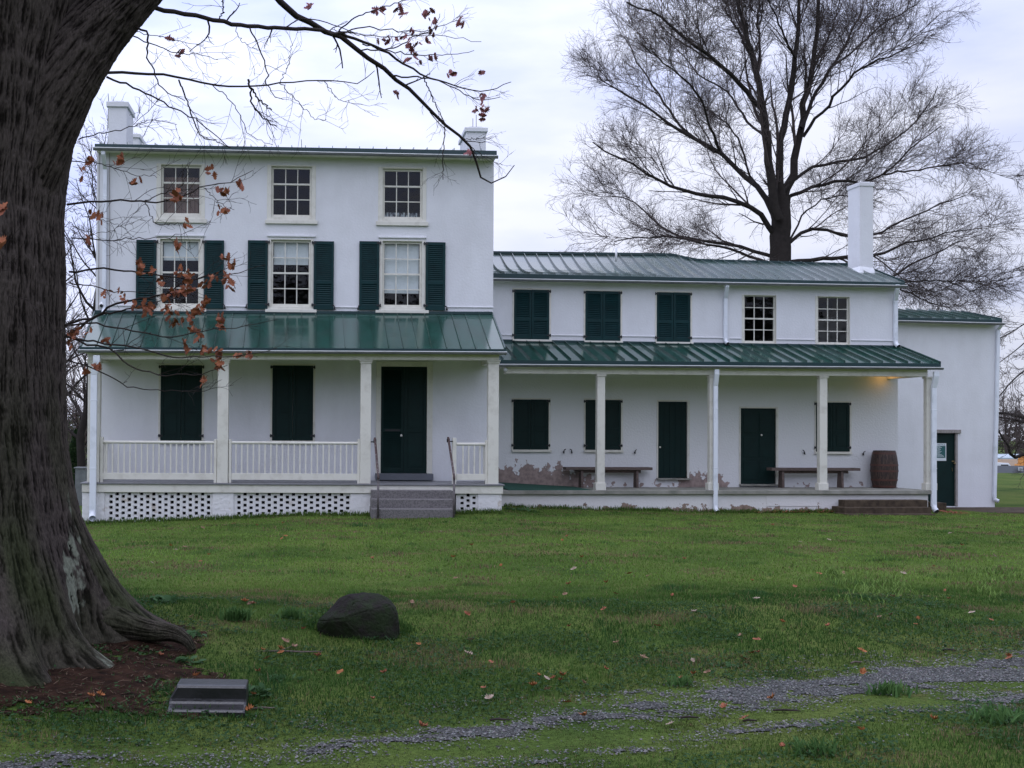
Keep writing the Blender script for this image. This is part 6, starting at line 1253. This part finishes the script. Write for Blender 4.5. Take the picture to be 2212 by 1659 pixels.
# plants
def weed(name, label, cat, X, Y, n, size, hgt_, seed, kind='broad', group=None, cols=((.05, .11, .04), (.09, .17, .07))):
    r2 = random.Random(seed); z = hz(X, Y); t_ = thing(name, label, cat, WORLD, (X, Y, z), group); vs, fs, cs = [], [], []
    for k in range(n):
        a = r2.uniform(0, 6.28); el = r2.uniform(.25, 1.2) if kind == 'broad' else r2.uniform(.9, 1.5); L_ = hgt_*r2.uniform(.6, 1.15); size_ = size*1.5; b0 = Vector((X+r2.gauss(0, size_*.6), Y+r2.gauss(0, size*.5), z)); dr_ = Vector((math.cos(a)*math.cos(el), math.sin(a)*math.cos(el), math.sin(el))); sd_ = Vector((-math.sin(a), math.cos(a), 0)); w_ = (L_*.30 if kind == 'broad' else .004+L_*.02); q_ = r2.random(); c = [cols[0][i]*(1-q_)+cols[1][i]*q_ for i in range(3)]
        i0 = len(vs); S_ = [(0, .12), (.3, .6), (.6, 1), (.85, .7), (1, .03)] if kind == 'broad' else [(0, 1), (.35, .9), (.7, .7), (1, .05)]
        for t, ww in S_:
            p = b0+dr_*L_*t+Vector((0, 0, -L_*.35*t*t)); vs += [p-sd_*w_*ww, p+sd_*w_*ww+Vector((0, 0, .1*w_))]; cs += [c, c]
        for i in range(len(S_)-1): fs.append((i0+2*i, i0+2*i+1, i0+2*i+3, i0+2*i+2))
    o = npmesh('leaves' if kind == 'broad' else 'blades', np.array([tuple(v) for v in vs]), np.array(fs), M['blade'], t_, col=np.array(cs)); return t_
for i, (x, y, n, s, h, lab) in enumerate(((548, 1502, 34, .05, .11, 'broad-leaved weed at the right end of the stone step block'), (395, 1432, 26, .06, .08, 'flat leafy weed on the soil above the step block'), (412, 1375, 22, .06, .08, 'pale green weed at the tip of the oak root'), (345, 1303, 40, .08, .12, 'dark leafy weed behind the oak root'), (742, 1365, 20, .04, .07, 'small pale weed at the foot of the boulder'), (990, 1105, 40, .15, .14, 'ivy-like weed at the right end of the granite steps'), (1105, 1102, 60, .25, .16, 'leafy weeds at the corner between house and wing'), (600, 1470, 24, .06, .07, 'low clover-like weed right of the step block'), (1580, 1440, 26, .07, .06, 'low weed in the lawn above the gravel track'))):
    X, Y = gpx(x, y); weed('broadleaf_weed', lab, 'weed', X, Y, n, s, h, 20+i)
for i, (x, y, n, s, h, lab) in enumerate(((510, 1340, 150, .06, .17, 'left of two dark grass tufts between oak and boulder'), (628, 1336, 120, .05, .15, 'right of two dark grass tufts, just left of the boulder'), (1165, 1096, 90, .2, .36, 'tall dry-tipped grass tuft against the wing foundation'), (1425, 1100, 60, .25, .2, 'thin grass along the middle of the wing foundation'), (775, 1138, 70, .10, .14, 'dark grass tuft on the lawn below the granite steps'), (1920, 1500, 120, .07, .13, 'pale grass tuft by the gravel track at right'), (1470, 1480, 70, .06, .1, 'small tuft on the near lawn above the track'), (2160, 1560, 110, .08, .15, 'tall grass tuft at the lower right edge'), (1760, 1630, 90, .07, .14, 'grass tuft at the bottom of the view below the track'))):
    X, Y = gpx(x, y); weed('grass_tuft', lab, 'grass tuft', X, Y, n, s, h, 50+i, 'blade', cols=((.05, .12, .035), (.11, .20, .06)))
# longer grass along the foundations, litter on the soil
def fringe(name, label, pts, hh, ww, cols, seed, lean_=.5):
    r3 = np.random.default_rng(seed); X, Y = pts[:, 0], pts[:, 1]; n = len(X); Z = hgt(X, Y)-.004; h = r3.uniform(*hh, n)*r3.uniform(.4, 1, n); a = r3.uniform(0, 6.28, n); dx, dy = np.cos(a), np.sin(a); wv = ww; l_ = h*r3.uniform(.1, lean_, n)
    P = np.stack([np.stack([X-dy*wv, Y+dx*wv, Z], 1), np.stack([X+dy*wv, Y-dx*wv, Z], 1), np.stack([X+dy*wv+dx*l_*.4, Y-dx*wv+dy*l_*.4, Z+h*.65], 1), np.stack([X-dy*wv+dx*l_*.4, Y+dx*wv+dy*l_*.4, Z+h*.65], 1), np.stack([X+dx*l_, Y+dy*l_, Z+h], 1)], 1)
    Fc = (np.array([[0, 1, 2], [0, 2, 3], [3, 2, 4]])[None]+5*np.arange(n)[:, None, None]).reshape(-1, 3); q_ = r3.random((n, 1)); c = np.array(cols[0])*(1-q_)+np.array(cols[1])*q_; o = npmesh(name, P.reshape(-1, 3), Fc, M['blade'], col=np.repeat(c, 5, 0)); prop(o, label, 'grass', kind='stuff')
r3 = np.random.default_rng(61); ua_, ub_2 = WING.at(1088, 1100, -.1)[0], WING.at(1830, 1100, -.1)[0]
uu_ = r3.uniform(ua_, ub_2, 5200); dd3 = -.03-np.abs(r3.normal(0, .13, 5200)); k = r3.random(5200) < .35+.65*(fbm(uu_*1.5, uu_*0, 171, 3) > .5); pw_ = np.array([tuple(WING.w(a, b, 0))[:2] for a, b in zip(uu_[k], dd3[k])])
um_ = np.r_[r3.uniform(MAIN.at(178, 1110, 0)[0], MAIN.at(800, 1110, 0)[0], 3600), r3.uniform(MAIN.at(984, 1110, 0)[0], MAIN.at(1085, 1110, 0)[0], 900)]; pm_ = np.stack([um_, 23.26-np.abs(r3.normal(0, .12, len(um_)))], 1)
fringe('foundation_grass', 'longer uneven grass growing along the house foundations', np.concatenate([pw_, pm_]), (.05, .15), .005, ((.045, .10, .02), (.12, .18, .04)), 62)
ring_ = []
for (px_, py_, rx_, ry_, m_) in ((775, 1366, .36, .22, 900), (445, 1548, .26, .06, 120), (540, 1510, .05, .16, 160)):
    gx, gy = gpx(px_, py_); aa = r3.uniform(0, 6.28, m_); q_ = 1+np.abs(r3.normal(0, .12, m_)); ring_.append(np.stack([gx+np.cos(aa)*rx_*q_, gy+(.13 if rx_ > .3 else 0)+np.sin(aa)*ry_*q_], 1))
fringe('edge_grass', 'grass grown up round the foot of the boulder and the stone block', np.concatenate(ring_), (.03, .09), .003, ((.03, .075, .018), (.07, .14, .03)), 63)
X = r3.uniform(-4, .6, 5000); Y = r3.uniform(6, 9.6, 5000); k = (soil_m(X, Y) > -.05) & (np.hypot(X-TX, Y-TY) > .9)
X = X[k]; Y = Y[k]; n = len(X); Z = hgt(X, Y)+.016; a = r3.uniform(0, 3.14, n); l_ = r3.uniform(.004, .03, n); w_ = r3.uniform(.001, .004, n); tz = r3.uniform(0, .012, n); c0, s0 = np.cos(a), np.sin(a)
P = np.stack([np.stack([X-c0*l_-s0*w_, Y-s0*l_+c0*w_, Z], 1), np.stack([X-c0*l_+s0*w_, Y-s0*l_-c0*w_, Z], 1), np.stack([X+c0*l_+s0*w_, Y+s0*l_-c0*w_, Z+tz], 1), np.stack([X+c0*l_-s0*w_, Y+s0*l_+c0*w_, Z+tz], 1)], 1); c = np.array([.16, .11, .075])*r3.uniform(.15, 1.2, (n, 1))
o = npmesh('soil_litter', P.reshape(-1, 3), np.arange(4*n).reshape(-1, 4), M['blade'], col=np.repeat(c, 4, 0)); prop(o, 'bits of twig and dead grass strewn on the bare soil', 'litter', kind='stuff')
# pale fresh shoots patch at the right of the lawn
vs = []; r2 = np.random.default_rng(77); X = []; Y = []
for (x, y, sx, sy, n) in ((1800, 1240, 22, 8, 220), (1900, 1275, 45, 12, 520), (1870, 1250, 60, 10, 300), (2100, 1240, 30, 8, 200), (2130, 1280, 30, 12, 160), (2180, 1255, 20, 10, 120)):
    for k in range(n//8):
        px_, py_ = r2.normal(x, sx), r2.normal(y, sy); gx, gy = gpx(px_, py_); m_ = 8; X += list(gx+r2.normal(0, .05, m_)); Y += list(gy+r2.normal(0, .05, m_))
X = np.array(X); Y = np.array(Y); n = len(X); Z = hgt(X, Y); h = r2.uniform(.03, .085, n); a = r2.uniform(0, 6.28, n); wv = .005; dx, dy = np.cos(a), np.sin(a)
P = np.stack([np.stack([X-dy*wv, Y+dx*wv, Z], 1), np.stack([X+dy*wv, Y-dx*wv, Z], 1), np.stack([X+dy*wv+dx*h*.3, Y-dx*wv+dy*h*.3, Z+h*.7], 1), np.stack([X-dy*wv+dx*h*.3, Y+dx*wv+dy*h*.3, Z+h*.7], 1), np.stack([X+dx*h*.8, Y+dy*h*.8, Z+h], 1)], 1)
Fc = (np.array([[0, 1, 2], [0, 2, 3], [3, 2, 4]])[None]+5*np.arange(n)[:, None, None]).reshape(-1, 3); c = np.array([.16, .25, .06])*r2.uniform(.5, 1.2, (n, 1)); o = npmesh('pale_shoots', P.reshape(-1, 3), Fc, M['blade'], col=np.repeat(c, 5, 0)); prop(o, 'pale yellow-green shoots scattered in the right lawn', 'grass shoots', kind='stuff')
# fallen leaves, each its own object
protos = []
for k, (m_, cn) in enumerate((('leaf0', 'rusty brown'), ('leaf1', 'tan'), ('leaf2', 'bright orange'), ('leaf3', 'pale beige'))):
    for v_ in range(3):
        mb = MB(); rr2 = random.Random(10*k+v_); c0 = Vector((0, 0, .012)); vv = leafverts(.095, rr2.uniform(.5, 1.6), rr2); n = len(vv); mb.add([Vector(p)+c0 for p in vv]+[c0], [(i, (i+1) % n, n) for i in range(n)])
        me = bpy.data.meshes.new('fallen_leaf'); me.from_pydata([tuple(v) for v in mb.v], [], mb.f); me.materials.append(M[m_]); protos.append((me, cn))
LF = [(1010, 1422, 3), (905, 1400, 2), (1162, 1468, 2), (1150, 1492, 2), (735, 1462, 2), (830, 1463, 0), (1185, 1500, 1), (690, 1458, 0), (805, 1520, 0), (1260, 1485, 1), (1625, 1420, 2), (1640, 1418, 0), (1215, 1470, 2), (1045, 1495, 0), (1180, 1475, 3), (1530, 1462, 1), (1978, 1356, 2), (1690, 1352, 2), (1930, 1295, 0), (1770, 1245, 0), (1635, 1300, 3), (1790, 1360, 0), (1900, 1340, 1), (1600, 1380, 1), (1980, 1440, 3), (1060, 1440, 0), (560, 1460, 0), (545, 1510, 2), (60, 1530, 2), (195, 1515, 2), (215, 1512, 2), (455, 1372, 1), (530, 1308, 2), (545, 1312, 0), (1360, 1245, 2), (1400, 1250, 1), (1240, 1235, 3), (1330, 1290, 0), (1110, 1310, 0), (2050, 1300, 0), (2100, 1330, 3), (1310, 1265, 2), (1230, 1268, 0), (985, 1255, 1), (1860, 1588, 2), (1565, 1540, 0), (2180, 1430, 0), (2100, 1600, 3), (1690, 1625, 0), (1450, 1575, 3), (1390, 1430, 1), (1500, 1330, 3), (1420, 1360, 0)]
rf_ = random.Random(21)
for k in range(90): LF.append((rf_.uniform(300, 2210), 1125+470*rf_.random()**1.5, rf_.choice((0, 0, 1, 2, 3))))
for i, (x, y, k) in enumerate(LF):
    X, Y = gpx(x, y); me, cn = protos[k*3+i % 3]; o = bpy.data.objects.new('fallen_leaf', me); COL.objects.link(o); s = rf_.uniform(.45, .8)*(1+max(0, Y-12)*.02)
    o.location = (X, Y, hz(X, Y)+.022); o.rotation_euler = (rf_.uniform(-.5, .5), rf_.uniform(-.5, .5), rf_.uniform(0, 6.28)); o.scale = (s, s, s); prop(o, f'{cn} oak leaf lying curled in the grass', 'fallen leaf', f'{cn} fallen oak leaves on the lawn')
# twigs and sticks on the track
for i, (x, y, L_, a, lab) in enumerate(((1490, 1555, .11, .05, 'short dark stick at the left part of the gravel track'), (1620, 1562, .09, .2, 'pair-like dark stick on the gravel near the track centre'), (1700, 1295+245, .16, -.12, 'long thin dark twig above the gravel track'), (2050, 1408, .10, 0, 'dark stick on the upper edge of the track at right'), (1850, 1435, .12, .5, 'pale forked twig in the grass above the track'), (620, 1412, .5, .03, 'long pale root-like stick in the grass right of the oak'), (570, 1535, .14, .1, 'tan stick on the soil below the step block'), (1080, 1650-90, .12, .08, 'thin stick left on the gravel track'))):
    X, Y = gpx(x, y); z = hz(X, Y)+.014; mb = MB(); pts = [(X-L_/2*math.cos(a), Y-L_/2*math.sin(a), z), (X-.1*L_, Y+.02*L_, z+.004), (X+.2*L_, Y-.03*L_, z+.002), (X+L_/2*math.cos(a), Y+L_/2*math.sin(a), z)]; mb.tube(pts, [.006, .007, .006, .003], 7)
    if i % 2: mb.tube([pts[1], (X+.05*L_, Y+.3*L_, z+.01)], [.004, .002], 6)
    o = mb.build('fallen_stick', M['limb'] if i not in (4, 5, 6) else M['woodbench'], smooth=True); prop(o, lab, 'stick')
